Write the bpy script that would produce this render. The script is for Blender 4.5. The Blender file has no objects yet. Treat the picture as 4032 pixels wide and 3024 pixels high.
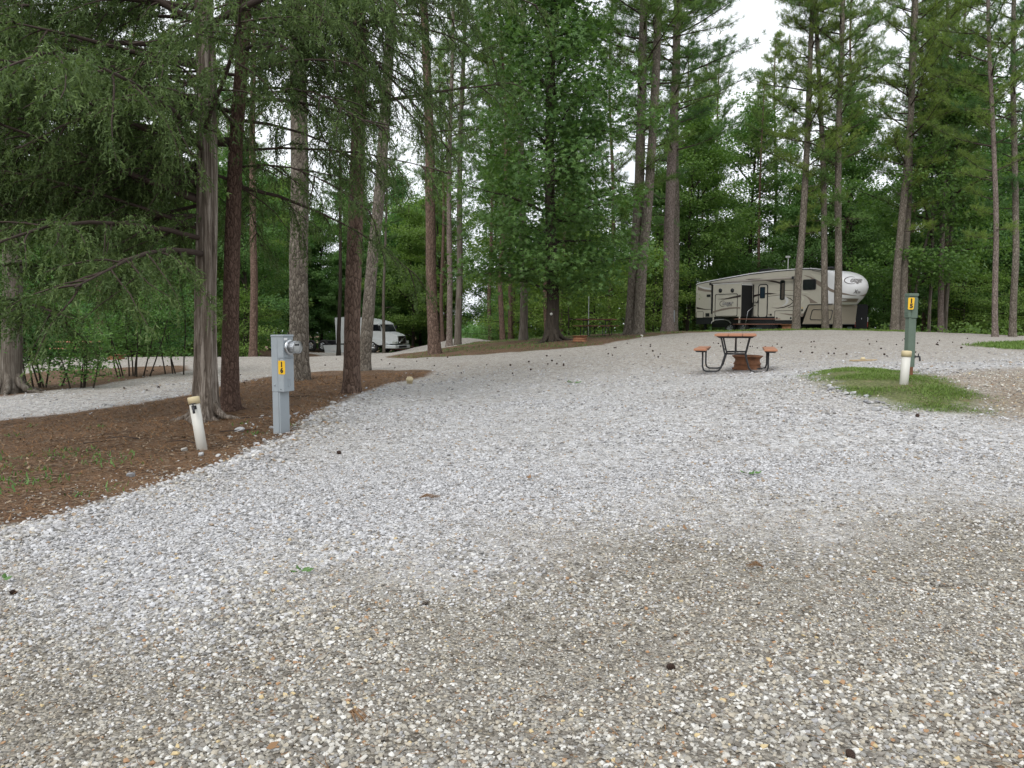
import bpy, math, random
import numpy as np
from mathutils import Vector, Matrix, Quaternion

scene = bpy.context.scene
COL = scene.collection
D2R = math.radians
# ------------------------------------------------------------------ camera
F = 3028.0
PITCH = D2R(4.38)
EYE = 1.5
cam_d = bpy.data.cameras.new("camera"); cam = bpy.data.objects.new("camera", cam_d)
COL.objects.link(cam); scene.camera = cam
cam_d.sensor_width = 36; cam_d.lens = 36*F/4032; cam_d.clip_start = .05; cam_d.clip_end = 2000
cam.location = (0, 0, EYE); cam.rotation_euler = (math.pi/2-PITCH, 0, 0)
# ------------------------------------------------------------------ sky and light
SUN_EL, SUN_ROT = D2R(44), D2R(205)
world = bpy.data.worlds.new("World"); scene.world = world; world.use_nodes = True
nt = world.node_tree; nt.nodes.clear()
sky = nt.nodes.new("ShaderNodeTexSky"); sky.sky_type = 'NISHITA'; sky.sun_disc = False
sky.sun_elevation = SUN_EL; sky.sun_rotation = SUN_ROT; sky.dust_density = 3
hs = nt.nodes.new("ShaderNodeHueSaturation"); hs.inputs['Saturation'].default_value = .25
mx = nt.nodes.new("ShaderNodeMix"); mx.data_type = 'RGBA'; mx.inputs[0].default_value = .8
tcw = nt.nodes.new("ShaderNodeTexCoord"); cn = nt.nodes.new("ShaderNodeTexNoise"); cn.inputs['Scale'].default_value = 2.2; cn.inputs['Detail'].default_value = 4
cr_ = nt.nodes.new("ShaderNodeValToRGB"); cr_.color_ramp.elements[0].position = .3; cr_.color_ramp.elements[0].color = (7.0, 7.4, 7.9, 1)
cr_.color_ramp.elements[1].position = .7; cr_.color_ramp.elements[1].color = (9.8, 10.1, 10.4, 1)      # even overcast layer
nt.links.new(tcw.outputs['Generated'], cn.inputs['Vector']); nt.links.new(cn.outputs[0], cr_.inputs[0]); nt.links.new(cr_.outputs[0], mx.inputs[7])
bg = nt.nodes.new("ShaderNodeBackground"); bg.inputs[1].default_value = .12
wo = nt.nodes.new("ShaderNodeOutputWorld")
L = nt.links.new
L(sky.outputs[0], hs.inputs['Color']); L(hs.outputs[0], mx.inputs[6]); L(mx.outputs[2], bg.inputs[0]); L(bg.outputs[0], wo.inputs[0])
sun_d = bpy.data.lights.new("sun", 'SUN'); sun_d.energy = 1.5; sun_d.angle = D2R(28); sun_d.color = (1, .97, .93)
sun = bpy.data.objects.new("sun", sun_d); COL.objects.link(sun)
_sd = Vector((math.sin(SUN_ROT)*math.cos(SUN_EL), math.cos(SUN_ROT)*math.cos(SUN_EL), math.sin(SUN_EL)))
sun.rotation_euler = _sd.to_track_quat('Z', 'Y').to_euler()
vs = scene.view_settings
scene.display_settings.display_device = 'sRGB'
vs.view_transform = 'Standard'; vs.look = 'None'; vs.exposure = 0.40; vs.gamma = 1; vs.use_curve_mapping = False
cy = scene.cycles
cy.max_bounces = 8; cy.diffuse_bounces = 6; cy.glossy_bounces = 3; cy.transmission_bounces = 6; cy.transparent_max_bounces = 4
try:
    cy.use_denoising = True; cy.denoiser = 'OPENIMAGEDENOISE'
except Exception: pass

# ------------------------------------------------------------------ helpers
K = 4032/2212.0
cp, sp_ = math.cos(PITCH), math.sin(PITCH)
def ray(px, py):                       # photo pixel on the 2212-wide copy -> direction
    dx = (px*K-2016)/F; dy = (1512-py*K)/F
    return Vector((dx, cp+dy*sp_, -sp_+dy*cp))
def unp(px, py, Y):
    d = ray(px, py); t = Y/d.y
    return Vector((d.x*t, Y, EYE+d.z*t))

CTRL = []
for x in (-8, -3, 0, 3, 8): 
    for y in (-6, 0, 3.2): CTRL.append((x, y, 0))
for px, py, Y in [(614,936,9.2),(437,975,8.0),(445,905,10.8),(497,888,11.6),(645,820,18.5),(760,850,14.2),(790,800,22),(938,765,31),
    (970,748,43),(1190,738,30),(1130,735,35),(1365,722,34),(1445,716,37),(1588,807,14.5),(1614,797,15.9),(1962,815,10.6),(1950,840,9.8),(1975,885,8.7),(2200,905,8.3),
    (1600,717,36),(1720,712,38),(1800,712,38),(1934,716,40),(2030,720,42),(2147,728,34),(2210,731,33),(25,848,16.5),(200,830,18.6),(60,915,12.2),(260,772,34),(400,771,36),
    (60,775,34),(550,772,37),(830,762,66),(725,768,60),(1300,772,20.5),(900,820,18),(1100,770,25),(1850,745,24),(2100,780,16),(1500,735,28),(1780,790,15),
    (1200,950,8.3),(1500,950,7.9),(1800,950,7.6),(850,900,10.5),(1000,730,55),(750,787,45),(830,784,44),(650,790,44),(780,775,55),(690,780,55),(850,768,60),(1100,860,12.2),(1400,850,11.3)]:
    p = unp(px, py, Y); CTRL.append((p.x, p.y, p.z))
RVG = 0.9
for x, y, z in [(12,48,.85),(16,42,1.0),(18,46,.85),(22,52,.7),(12,56,.5),(30,55,.3),(0,55,.2),(-4,80,-2.5),(-8,120,-5.5),(-20,90,-1.2),(-45,60,-.5),(-25,50,-.2),(40,40,.4),(30,25,.8),(14,12,1.0),
                (-30,20,0),(-60,-60,0),(60,-60,0),(25,0,.6),(-25,0,0),(-200,300,-4),(0,300,-9),(200,300,-4),(0,500,-8),(-400,100,-3),(400,100,-3),(-20,35,0.02),(30,85,-1),(10,80,-1.5)]:
    CTRL.append((x, y, z))
C = np.array(CTRL, float)
def _phi(d2): return np.sqrt(d2+1.5)
_A = _phi(((C[:,None,:2]-C[None,:,:2])**2).sum(-1))
_n = len(C)
_M = np.zeros((_n+1, _n+1)); _M[:_n,:_n] = _A - np.eye(_n)*0.006; _M[:_n,_n] = 1; _M[_n,:_n] = 1
_w = np.linalg.solve(_M, np.append(C[:,2], 0))
def terr(x, y):
    x = np.asarray(x, float); y = np.asarray(y, float); sh = x.shape
    P = np.stack([x.ravel(), y.ravel()], 1); out = np.empty(len(P))
    for i in range(0, len(P), 20000):
        q = P[i:i+20000]
        out[i:i+20000] = _phi(((q[:,None,:]-C[None,:,:2])**2).sum(-1))@_w[:_n] + _w[_n]
    out += .012*np.sin(P[:,0]*1.7+P[:,1]*.6)*np.sin(P[:,1]*1.3)+.008*np.sin(P[:,0]*4.1-P[:,1]*2.7)
    return out.reshape(sh)
def tz(x, y): return float(terr(np.array([x]), np.array([y]))[0])
def hit(px, py, tmax=90):
    d = ray(px, py); ts = np.concatenate([np.arange(1.5, 30, .05), np.arange(30, tmax, .2)])
    z = EYE+d.z*ts; g = terr(d.x*ts, d.y*ts)
    k = np.argmax(z < g)
    if z[k] >= g[k]: k = len(ts)-1
    t = ts[k]
    return Vector((d.x*t, d.y*t, g[k]))

def tag(o, label=None, cat=None, group=None, kind=None):
    if label: o['label'] = label
    if cat: o['category'] = cat
    if group: o['group'] = group
    if kind: o['kind'] = kind
    return o
def empty(name, loc, rz=0, label=None, cat=None, group=None):
    o = bpy.data.objects.new(name, None); COL.objects.link(o); o.location = loc; o.rotation_euler = (0, 0, rz)
    o.empty_display_size = .2
    return tag(o, label, cat, group)
def copy_tree(o, parent=None):
    c = o.copy(); COL.objects.link(c); c.parent = parent
    for ch in list(o.children): copy_tree(ch, c)
    return c
def link(name, me, parent=None):
    o = bpy.data.objects.new(name, me); COL.objects.link(o)
    if parent is not None: o.parent = parent
    return o

class MB:
    """small mesh collector"""
    def __init__(s): s.v = []; s.f = []; s.m = []; s.sm = []
    def add(s, vs, fs, mi=0, smooth=False):
        b = len(s.v); s.v += [tuple(v) for v in vs]; s.f += [tuple(i+b for i in f) for f in fs]; s.m += [mi]*len(fs); s.sm += [smooth]*len(fs)
        return s
    def box(s, x0, x1, y0, y1, z0, z1, b=0.0, mi=0):
        if b <= 0:
            vs = [(x, y, z) for z in (z0, z1) for x, y in ((x0,y0),(x1,y0),(x1,y1),(x0,y1))]
            return s.add(vs, [(3,2,1,0),(4,5,6,7),(0,1,5,4),(1,2,6,5),(2,3,7,6),(3,0,4,7)], mi)
        b = min(b, (x1-x0)*.49, (y1-y0)*.49, (z1-z0)*.49)
        vs = []; idx = {}
        for ix, x in enumerate((x0, x1)):
            for iy, y in enumerate((y0, y1)):
                for iz, z in enumerate((z0, z1)):
                    sx, sy, sz = (1 if ix == 0 else -1), (1 if iy == 0 else -1), (1 if iz == 0 else -1)
                    for ax in range(3):
                        idx[(ix,iy,iz,ax)] = len(vs)
                        vs.append((x+(sx*b if ax != 0 else 0), y+(sy*b if ax != 1 else 0), z+(sz*b if ax != 2 else 0)))
        g = lambda a, b_, c, ax: idx[(a,b_,c,ax)]
        fs = []
        for k, ax in ((0,0),(1,0)): fs.append([g(k,0,0,0), g(k,1,0,0), g(k,1,1,0), g(k,0,1,0)])
        for k in (0,1): fs.append([g(0,k,0,1), g(1,k,0,1), g(1,k,1,1), g(0,k,1,1)])
        for k in (0,1): fs.append([g(0,0,k,2), g(1,0,k,2), g(1,1,k,2), g(0,1,k,2)])
        for a in (0,1):
            for c in (0,1):
                fs.append([g(a,c,0,0), g(a,c,1,0), g(a,c,1,1), g(a,c,0,1)])
                fs.append([g(a,0,c,0), g(a,1,c,0), g(a,1,c,2), g(a,0,c,2)])
                fs.append([g(0,a,c,1), g(1,a,c,1), g(1,a,c,2), g(0,a,c,2)])
        for a in (0,1):
            for c in (0,1):
                for e in (0,1): fs.append([g(a,c,e,0), g(a,c,e,1), g(a,c,e,2)])
        cx = Vector(((x0+x1)/2, (y0+y1)/2, (z0+z1)/2)); out = []
        for f in fs:
            p = [Vector(vs[i]) for i in f]; n = (p[1]-p[0]).cross(p[2]-p[0]); ce = sum(p, Vector())/len(p)
            out.append(f if n.dot(ce-cx) > 0 else f[::-1])
        return s.add(vs, out, mi)
    def tube(s, pts, rad, n=8, mi=0, caps=True, smooth=True, prof=None):
        P = [Vector(p) for p in pts]; R = rad if hasattr(rad, '__len__') else [rad]*len(P)
        vs = []; prev = None
        for i, p in enumerate(P):
            t = (P[min(i+1, len(P)-1)]-P[max(i-1, 0)]).normalized()
            if prev is None:
                a = Vector((0,0,1)) if abs(t.z) < .9 else Vector((1,0,0)); u = t.cross(a).normalized()
            else:
                u = (prev-t*prev.dot(t)).normalized()
            prev = u; w = t.cross(u)
            for k in range(n):
                an = 2*math.pi*k/n; r = R[i]*(prof(i, k) if prof else 1)
                vs.append(p+u*(r*math.cos(an))+w*(r*math.sin(an)))
        fs = [(i*n+k, i*n+(k+1) % n, (i+1)*n+(k+1) % n, (i+1)*n+k) for i in range(len(P)-1) for k in range(n)]
        s.add(vs, fs, mi, smooth)
        if caps:
            b = len(s.v)-len(vs)
            s.f += [tuple(b+k for k in range(n))[::-1], tuple(b+(len(P)-1)*n+k for k in range(n))]; s.m += [mi]*2; s.sm += [False]*2
        return s
    def lathe(s, prof, n=32, c=(0,0,0), axis='Z', mi=0, smooth=True, close=False):
        vs = []
        for r, h in prof:
            for k in range(n):
                a = 2*math.pi*k/n; x, y = r*math.cos(a), r*math.sin(a)
                q = (x, y, h) if axis == 'Z' else ((x, -h, y) if axis == 'Y' else (h, x, y))
                vs.append((q[0]+c[0], q[1]+c[1], q[2]+c[2]))
        m = len(prof)
        fs = [(i*n+k, i*n+(k+1) % n, ((i+1) % m)*n+(k+1) % n, ((i+1) % m)*n+k) for i in range(m if close else m-1) for k in range(n)]
        s.add(vs, fs, mi, smooth)
        if not close:
            b = len(s.v)-len(vs)
            for i, rev in ((0, True), (m-1, False)):
                if prof[i][0] > 1e-6:
                    f = tuple(b+i*n+k for k in range(n)); s.f.append(f[::-1] if rev else f); s.m.append(mi); s.sm.append(False)
        return s
    def prism(s, poly, a0, a1, axis='y', mi=0):
        """poly of (p,q): extruded along the axis. y: (x,z) ; x: (y,z) ; z: (x,y)"""
        def P(p, q, a): return {'y': (p, a, q), 'x': (a, p, q), 'z': (p, q, a)}[axis]
        n = len(poly); vs = [P(p, q, a0) for p, q in poly]+[P(p, q, a1) for p, q in poly]
        fs = [tuple(range(n))[::-1], tuple(range(n, 2*n))]+[(i, (i+1) % n, n+(i+1) % n, n+i) for i in range(n)]
        return s.add(vs, fs, mi)
    def ring(s, outer, inner, a0, a1, axis='y', mi=0):
        def P(p, q, a): return {'y': (p, a, q), 'x': (a, p, q), 'z': (p, q, a)}[axis]
        n = len(outer)
        vs = [P(*p, a0) for p in outer]+[P(*p, a0) for p in inner]+[P(*p, a1) for p in outer]+[P(*p, a1) for p in inner]
        fs = []
        for i in range(n):
            j = (i+1) % n
            fs += [(i, j, n+j, n+i), (2*n+i, 3*n+i, 3*n+j, 2*n+j), (i, 2*n+i, 2*n+j, j), (n+i, n+j, 3*n+j, 3*n+i)]
        return s.add(vs, fs, mi)
    def build(s, name, mat, parent=None, bevel=0):
        me = bpy.data.meshes.new(name); me.from_pydata(s.v, [], s.f)
        for m in (mat if isinstance(mat, (list, tuple)) else [mat]): me.materials.append(m)
        me.polygons.foreach_set('material_index', s.m); me.polygons.foreach_set('use_smooth', s.sm); me.update()
        import bmesh
        bm = bmesh.new(); bm.from_mesh(me); bmesh.ops.recalc_face_normals(bm, faces=bm.faces); bm.to_mesh(me); bm.free()
        return link(name, me, parent)
def rrect(u0, u1, w0, w1, r, n=5):
    out = []
    for cx, cz, a0 in ((u1-r, w1-r, 0), (u0+r, w1-r, 90), (u0+r, w0+r, 180), (u1-r, w0+r, 270)):
        for k in range(n+1):
            a = D2R(a0+90*k/n); out.append((cx+r*math.cos(a), cz+r*math.sin(a)))
    return out

def raw_mesh(name, V, faces_list, mats, attrs=None, smooth=None):
    """V Nx3; faces_list: [(Mxk int array, material index, smooth)], attrs: {name: per-vertex float}"""
    me = bpy.data.meshes.new(name); me.vertices.add(len(V)); me.vertices.foreach_set('co', np.ascontiguousarray(V, np.float32).ravel())
    nl = sum(f.size for f, _, _ in faces_list); npol = sum(len(f) for f, _, _ in faces_list)
    me.loops.add(nl); me.polygons.add(npol)
    me.loops.foreach_set('vertex_index', np.concatenate([f.ravel() for f, _, _ in faces_list]).astype(np.int32))
    st = []; c = 0; mi = []; sm = []
    for f, m, s_ in faces_list:
        k = f.shape[1]; st.append(c+np.arange(len(f))*k); c += f.size; mi.append(np.full(len(f), m)); sm.append(np.full(len(f), bool(s_)))
    me.polygons.foreach_set('loop_start', np.concatenate(st).astype(np.int32))
    me.polygons.foreach_set('material_index', np.concatenate(mi).astype(np.int32))
    me.polygons.foreach_set('use_smooth', np.concatenate(sm))
    for m in mats: me.materials.append(m)
    for k, a in (attrs or {}).items():
        at = me.attributes.new(k, 'FLOAT', 'POINT'); at.data.foreach_set('value', np.ascontiguousarray(a, np.float32))
    me.update(calc_edges=True)
    return me

def scatter_tris(rng, tv, tf, pos, X, Y_, Z, scale, tint):
    """instances template (verts tv kx3, tris tf) at pos with the frame X,Y,Z -> V,F,tint"""
    n = len(pos); k = len(tv)
    s = np.asarray(scale).reshape(n, 1, 1)
    V = pos[:,None,:] + s*(tv[None,:,0:1]*X[:,None,:]+tv[None,:,1:2]*Y_[:,None,:]+tv[None,:,2:3]*Z[:,None,:])
    Fc = (tf[None,:,:]+(np.arange(n)*k)[:,None,None]).reshape(-1, tf.shape[1])
    return V.reshape(-1, 3), Fc, np.repeat(tint, k)
def norm(a): return a/np.maximum(np.linalg.norm(a, axis=-1, keepdims=True), 1e-9)
def frames(rng, Z):
    Z = norm(Z); r = norm(rng.normal(size=Z.shape)); X = norm(np.cross(r, Z)); return X, np.cross(Z, X), Z

# ------------------------------------------------------------------ materials
def new_mat(name):
    m = bpy.data.materials.new(name); m.use_nodes = True; n = m.node_tree.nodes; b = n['Principled BSDF']
    return m, m.node_tree, b
def N(t, typ, **kw):
    n = t.nodes.new(typ)
    for k, v in kw.items(): setattr(n, k, v)
    return n
def ramp(t, fac, stops, interp='LINEAR'):
    r = N(t, 'ShaderNodeValToRGB'); e = r.color_ramp.elements; r.color_ramp.interpolation = interp
    while len(e) > 1: e.remove(e[-1])
    e[0].position = stops[0][0]; e[0].color = (*stops[0][1], 1)
    for p, c in stops[1:]:
        x = e.new(p); x.color = (*c, 1)
    t.links.new(fac, r.inputs[0]); return r.outputs[0]
def mixc(t, f, a, b, mode='MIX'):
    m = N(t, 'ShaderNodeMix', data_type='RGBA', blend_type=mode)
    for i, x in ((0, f), (6, a), (7, b)):
        if hasattr(x, 'is_output'): t.links.new(x, m.inputs[i])
        else: m.inputs[i].default_value = x if i == 0 else (*x, 1) if len(x) == 3 else x
    return m.outputs[2]
def math_(t, op, a, b=0.0, c=0.0, clamp=False):
    m = N(t, 'ShaderNodeMath', operation=op); m.use_clamp = clamp
    for i, x in enumerate((a, b, c)):
        if hasattr(x, 'is_output'): t.links.new(x, m.inputs[i])
        else: m.inputs[i].default_value = x
    return m.outputs[0]
def noise(t, vec, scale, detail=3, rough=.6, dist=0, out=0):
    n = N(t, 'ShaderNodeTexNoise'); n.inputs['Scale'].default_value = scale; n.inputs['Detail'].default_value = detail
    n.inputs['Roughness'].default_value = rough; n.inputs['Distortion'].default_value = dist
    if vec is not None: t.links.new(vec, n.inputs['Vector'])
    return n.outputs[out]
def voro(t, vec, scale, feature='F1', rnd=1):
    n = N(t, 'ShaderNodeTexVoronoi', feature=feature); n.inputs['Scale'].default_value = scale; n.inputs['Randomness'].default_value = rnd
    if vec is not None: t.links.new(vec, n.inputs['Vector'])
    return n
def coords(t, kind='Object', scale=None):
    c = N(t, 'ShaderNodeTexCoord').outputs[kind]
    if scale:
        m = N(t, 'ShaderNodeMapping'); m.inputs['Scale'].default_value = scale; t.links.new(c, m.inputs[0]); c = m.outputs[0]
    return c
def bump(t, b, h, strength, dist):
    n = N(t, 'ShaderNodeBump'); n.inputs['Strength'].default_value = strength; n.inputs['Distance'].default_value = dist
    t.links.new(h, n.inputs['Height']); t.links.new(n.outputs[0], b.inputs['Normal']); return n
def attr(t, name, typ='GEOMETRY'):
    a = N(t, 'ShaderNodeAttribute', attribute_name=name, attribute_type=typ); return a
def plain(name, col, rough=.6, metal=0, var=.12, vscale=6, dirt=0, bmp=0, spec=.4, dirtcol=(.12,.1,.07)):
    """paint, plastic or metal with slight mottling and wear"""
    m, t, b = new_mat(name); col = tuple(x*.88 for x in col)
    co = coords(t); n1 = noise(t, co, vscale, 4)
    c = mixc(t, n1, tuple(x*(1-var) for x in col), tuple(min(1, x*(1+var)) for x in col))
    if dirt:
        n2 = noise(t, co, vscale*.7, 5, .7)
        f = math_(t, 'MULTIPLY', math_(t, 'SUBTRACT', n2, .5, clamp=True), dirt*5, clamp=True)
        c = mixc(t, f, c, dirtcol)
    t.links.new(c, b.inputs['Base Color'])
    b.inputs['Roughness'].default_value = rough; b.inputs['Metallic'].default_value = metal
    b.inputs['Specular IOR Level'].default_value = spec
    if bmp: bump(t, b, noise(t, co, vscale*8, 3), .4, bmp)
    return m

def leaf_mat(name, dark, light, trans=.3, transcol=None, rough=.5, old=None, hue=True):
    m, t, b = new_mat(name)
    a = attr(t, 'tint').outputs['Fac']; oi = N(t, 'ShaderNodeObjectInfo').outputs['Random']
    f = math_(t, 'ADD', math_(t, 'MULTIPLY', a, .8), math_(t, 'MULTIPLY', oi, .25), clamp=True)
    st = [(0, dark), (1, light)]
    if old: st = [(0, old), (.07, dark), (1, light)]
    c = ramp(t, f, st)
    c = mixc(t, 1.0, c, mixc(t, oi, (.84,1.0,1.12), (1.28,1.10,.86)) if hue else (1.0, 1.0, 1.0), 'MULTIPLY')
    t.links.new(c, b.inputs['Base Color']); b.inputs['Roughness'].default_value = rough+.08; b.inputs['Specular IOR Level'].default_value = .22
    tr = N(t, 'ShaderNodeBsdfTranslucent'); 
    t.links.new(mixc(t, 1.0, c, (1.25, 1.45, .6), 'MULTIPLY'), tr.inputs[0])
    ms = N(t, 'ShaderNodeMixShader'); ms.inputs[0].default_value = trans
    out = t.nodes['Material Output']
    t.links.new(b.outputs[0], ms.inputs[1]); t.links.new(tr.outputs[0], ms.inputs[2]); t.links.new(ms.outputs[0], out.inputs[0])
    return m

def bark_pine(name, plate1, plate2, crack, sc=1):
    m, t, b = new_mat(name)
    co = coords(t, 'Object', (9*sc, 9*sc, 3.6*sc))
    oi = N(t, 'ShaderNodeObjectInfo').outputs['Random']
    w = N(t, 'ShaderNodeVectorMath', operation='ADD'); t.links.new(co, w.inputs[0])
    nz = N(t, 'ShaderNodeTexNoise'); nz.inputs['Scale'].default_value = 1.6; nz.inputs['Detail'].default_value = 3; t.links.new(co, nz.inputs['Vector'])
    vm = N(t, 'ShaderNodeVectorMath', operation='SCALE'); vm.inputs['Scale'].default_value = .9; t.links.new(nz.outputs['Color'], vm.inputs[0]); t.links.new(vm.outputs[0], w.inputs[1])
    v = voro(t, w.outputs[0], 1.5, 'DISTANCE_TO_EDGE'); vc = voro(t, w.outputs[0], 1.5)
    sepc = N(t, 'ShaderNodeSeparateColor'); t.links.new(vc.outputs['Color'], sepc.inputs[0])
    fine = noise(t, co, 6, 4, .7)
    c = mixc(t, sepc.outputs[0], plate1, plate2)
    c = mixc(t, math_(t, 'MULTIPLY', fine, .6), c, tuple(x*.55 for x in plate1))
    big = noise(t, coords(t), 1.1, 2)
    c = mixc(t, math_(t, 'MULTIPLY', big, .5), c, tuple(x*1.3 for x in plate2))
    cr = math_(t, 'SUBTRACT', 1, math_(t, 'MULTIPLY', v.outputs['Distance'], 9, clamp=True), clamp=True)
    c = mixc(t, math_(t, 'MULTIPLY', cr, .75), c, crack)
    t.links.new(c, b.inputs['Base Color']); b.inputs['Roughness'].default_value = .95; b.inputs['Specular IOR Level'].default_value = .15
    h = math_(t, 'ADD', math_(t, 'MULTIPLY', v.outputs['Distance'], 2, clamp=True), math_(t, 'MULTIPLY', fine, .3))
    bump(t, b, h, 1, .035)
    return m
def bark_fibre(name, c1, c2, c3):
    m, t, b = new_mat(name)
    co = coords(t, 'Object', (15, 15, .7))
    n1 = noise(t, co, 1.4, 6, .75, .6); n2 = noise(t, coords(t), 2.2, 3)
    c = ramp(t, n1, [(.38, c1), (.5, c2), (.62, c3)])
    c = mixc(t, math_(t, 'MULTIPLY', n2, .45), c, tuple(x*.8 for x in c2))
    t.links.new(c, b.inputs['Base Color']); b.inputs['Roughness'].default_value = .95; b.inputs['Specular IOR Level'].default_value = .15
    bump(t, b, n1, 1, .03)
    return m
M = {}
M['pine_bark'] = bark_pine('pine_bark', (.115,.095,.075), (.245,.217,.18), (.028,.021,.017))
M['pine_bark_dark'] = bark_pine('pine_bark_dark', (.11,.07,.052), (.20,.14,.11), (.02,.013,.01))
M['pine_bark_red'] = bark_pine('pine_bark_red', (.105,.066,.052), (.175,.115,.09), (.03,.018,.014), 1.5)
M['pine_bark_far'] = bark_pine('pine_bark_far', (.16,.125,.105), (.27,.225,.20), (.04,.03,.025))
M['cedar_bark'] = bark_fibre('cedar_bark', (.035,.026,.02), (.16,.13,.105), (.40,.355,.31))
M['grey_bark'] = bark_fibre('grey_bark', (.05,.042,.033), (.13,.11,.09), (.23,.21,.18))
M['dark_bark'] = bark_fibre('dark_bark', (.022,.018,.014), (.05,.041,.032), (.085,.072,.06))
M['twig'] = plain('twig_bark', (.055,.038,.03), .9, var=.4)
M['needles'] = leaf_mat('pine_needles', (.055,.11,.035), (.17,.26,.075), .28, rough=.4)
M['cedar'] = leaf_mat('cedar_foliage', (.038,.070,.024), (.125,.18,.06), .25, rough=.5, old=(.12,.08,.045), hue=False)
M['gum'] = leaf_mat('star_leaves', (.06,.13,.042), (.17,.275,.085), .34, rough=.36, hue=False)
M['leaf'] = leaf_mat('broad_leaves', (.06,.13,.045), (.17,.28,.085), .38, rough=.36)
M['leaf_under'] = leaf_mat('understory_leaves', (.075,.15,.05), (.20,.32,.10), .42, rough=.38)
M['bush'] = leaf_mat('bush_leaves', (.055,.125,.04), (.16,.27,.08), .35, rough=.4)
M['grassm'] = leaf_mat('grass_blades', (.06,.11,.03), (.17,.26,.07), .25, rough=.5)
# ------------------------------------------------------------------ ground
def poly_world(pts): return [tuple(hit(*p)[:2]) for p in pts]
STRAW = poly_world([(-260,955),(0,908),(150,892),(300,872),(400,855),(560,818),(680,803),(800,800),(935,800),(925,812),(850,826),(780,848),(742,866),(700,885),(655,915),(640,940),(560,965),(470,1010),(400,1030),(270,1072),(130,1118),(0,1152),(-300,1230)])
LITTER = poly_world([(-300,870),(-60,862),(50,852),(200,835),(410,800),(400,790),(300,792),(120,800),(-60,815),(-300,830)])
PENIN = poly_world([(830,772),(870,764),(930,757)]) + [tuple(unp(1000,752,40)[:2]), (-2.6,52), (6.5,50), (11,43)] + [tuple(unp(1540,717,36)[:2]), tuple(unp(1450,724,33)[:2]), tuple(unp(1300,744,27)[:2]), tuple(unp(1180,753,26.5)[:2]), tuple(unp(1040,764,27)[:2])] + poly_world([(940,771),(880,775)])
GRASS = poly_world([(1752,812),(1790,800),(1850,795),(1930,800),(2010,812),(2080,835),(2122,862),(2125,886),(2050,892),(1960,885),(1900,868),(1840,850),(1775,830)])
GRASS2 = poly_world([(2088,746),(2140,740),(2212,738),(2320,738),(2320,760),(2212,756),(2140,751)])
GRASS3 = [tuple(unp(1540,717,37)[:2]), tuple(unp(1700,718,36.5)[:2]), tuple(unp(1850,721,36)[:2]), tuple(unp(1985,723,36.5)[:2]), (20,44), (19,60), (8,60), (8.2,46)]
BROWN = poly_world([(2010,815),(2090,800),(2180,795),(2330,790),(2400,915),(2212,905),(2130,895),(2125,866),(2080,835)])
WHITE = poly_world([(-260,1245),(0,1240),(200,1300),(400,1290),(560,1262),(760,1262),(1000,1222),(1200,1180),(1300,1150),(1500,1120),(1750,1130),(1900,1120),(2000,1080),(2300,1090),(2400,900),(2125,893),(1900,875),(1770,830),(1700,790),(1500,752),(1200,768),(1000,790),(935,815),(740,866),(560,975),(270,1075),(0,1155),(-260,1220)])
FOREST = [(-500,600),(-500,38),(-60,38),(-30,38.5),(-19,38),(-14,41),(-11,52),(-17,64),(-19,71),(-8,74),(-3,58),(3,46),(9,45),(11,57),(22,60),(21,44),(19,41.5),(24,38),(27,36),(60,34),(60,-60),(500,-60),(500,600)]
def sdf(poly, x, y):
    """signed distance, positive inside"""
    P = np.array(poly, float); n = len(P); d = np.full(x.shape, 1e9); ins = np.zeros(x.shape, bool)
    for i in range(n):
        a = P[i]; b = P[(i+1) % n]; e = b-a; wx, wy = x-a[0], y-a[1]
        t = np.clip((wx*e[0]+wy*e[1])/max(e@e, 1e-9), 0, 1)
        d = np.minimum(d, (wx-e[0]*t)**2+(wy-e[1]*t)**2)
        c = (a[1] > y) != (b[1] > y)
        with np.errstate(divide='ignore', invalid='ignore'):
            xi = (b[0]-a[0])*(y-a[1])/(b[1]-a[1] if b[1] != a[1] else 1e-9)+a[0]
        ins ^= c & (x < xi)
    return np.sqrt(d)*np.where(ins, 1, -1)
def spaced(lo, hi, base, rate):
    pos = [0.0]
    while pos[-1] < hi: pos.append(pos[-1]+max(base, rate*abs(pos[-1])))
    neg = [0.0]
    while neg[-1] > lo: neg.append(neg[-1]-max(base, rate*abs(neg[-1])))
    return np.array(neg[:0:-1]+pos)
gx = spaced(-600, 600, .12, .022); gy = spaced(-60, 800, .12, .018)
GX, GY = np.meshgrid(gx, gy); GZ = terr(GX, GY)
zs = {k: sdf(p, GX, GY) for k, p in dict(straw=STRAW, litter=LITTER, penin=PENIN, grass=GRASS, grass2=GRASS2, grass3=GRASS3, brown=BROWN, white=WHITE, forest=FOREST).items()}
GZ += .05*np.exp(-((zs['straw']+.25)/.22)**2)*(GY < 12)     # gravel heaped along the edge of the straw
GZ += .035*np.clip(zs['grass']/.5, 0, 1)
nx_, ny_ = len(gx), len(gy)
I = np.arange(nx_*ny_).reshape(ny_, nx_)
Q = np.stack([I[:-1,:-1], I[:-1,1:], I[1:,1:], I[1:,:-1]], -1).reshape(-1, 4)
dirt_d = np.maximum.reduce([zs['straw'], zs['litter'], zs['penin'], zs['forest']])
at = dict(d_dirt=dirt_d, d_grass=np.maximum.reduce([zs['grass'], zs['grass2'], zs['grass3']]), d_brown=zs['brown'], d_white=np.maximum(zs['white'], (GY-10.5)*.5), d_far=GY-15, d_forest=zs['forest'], d_penin=zs['penin'])

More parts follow.
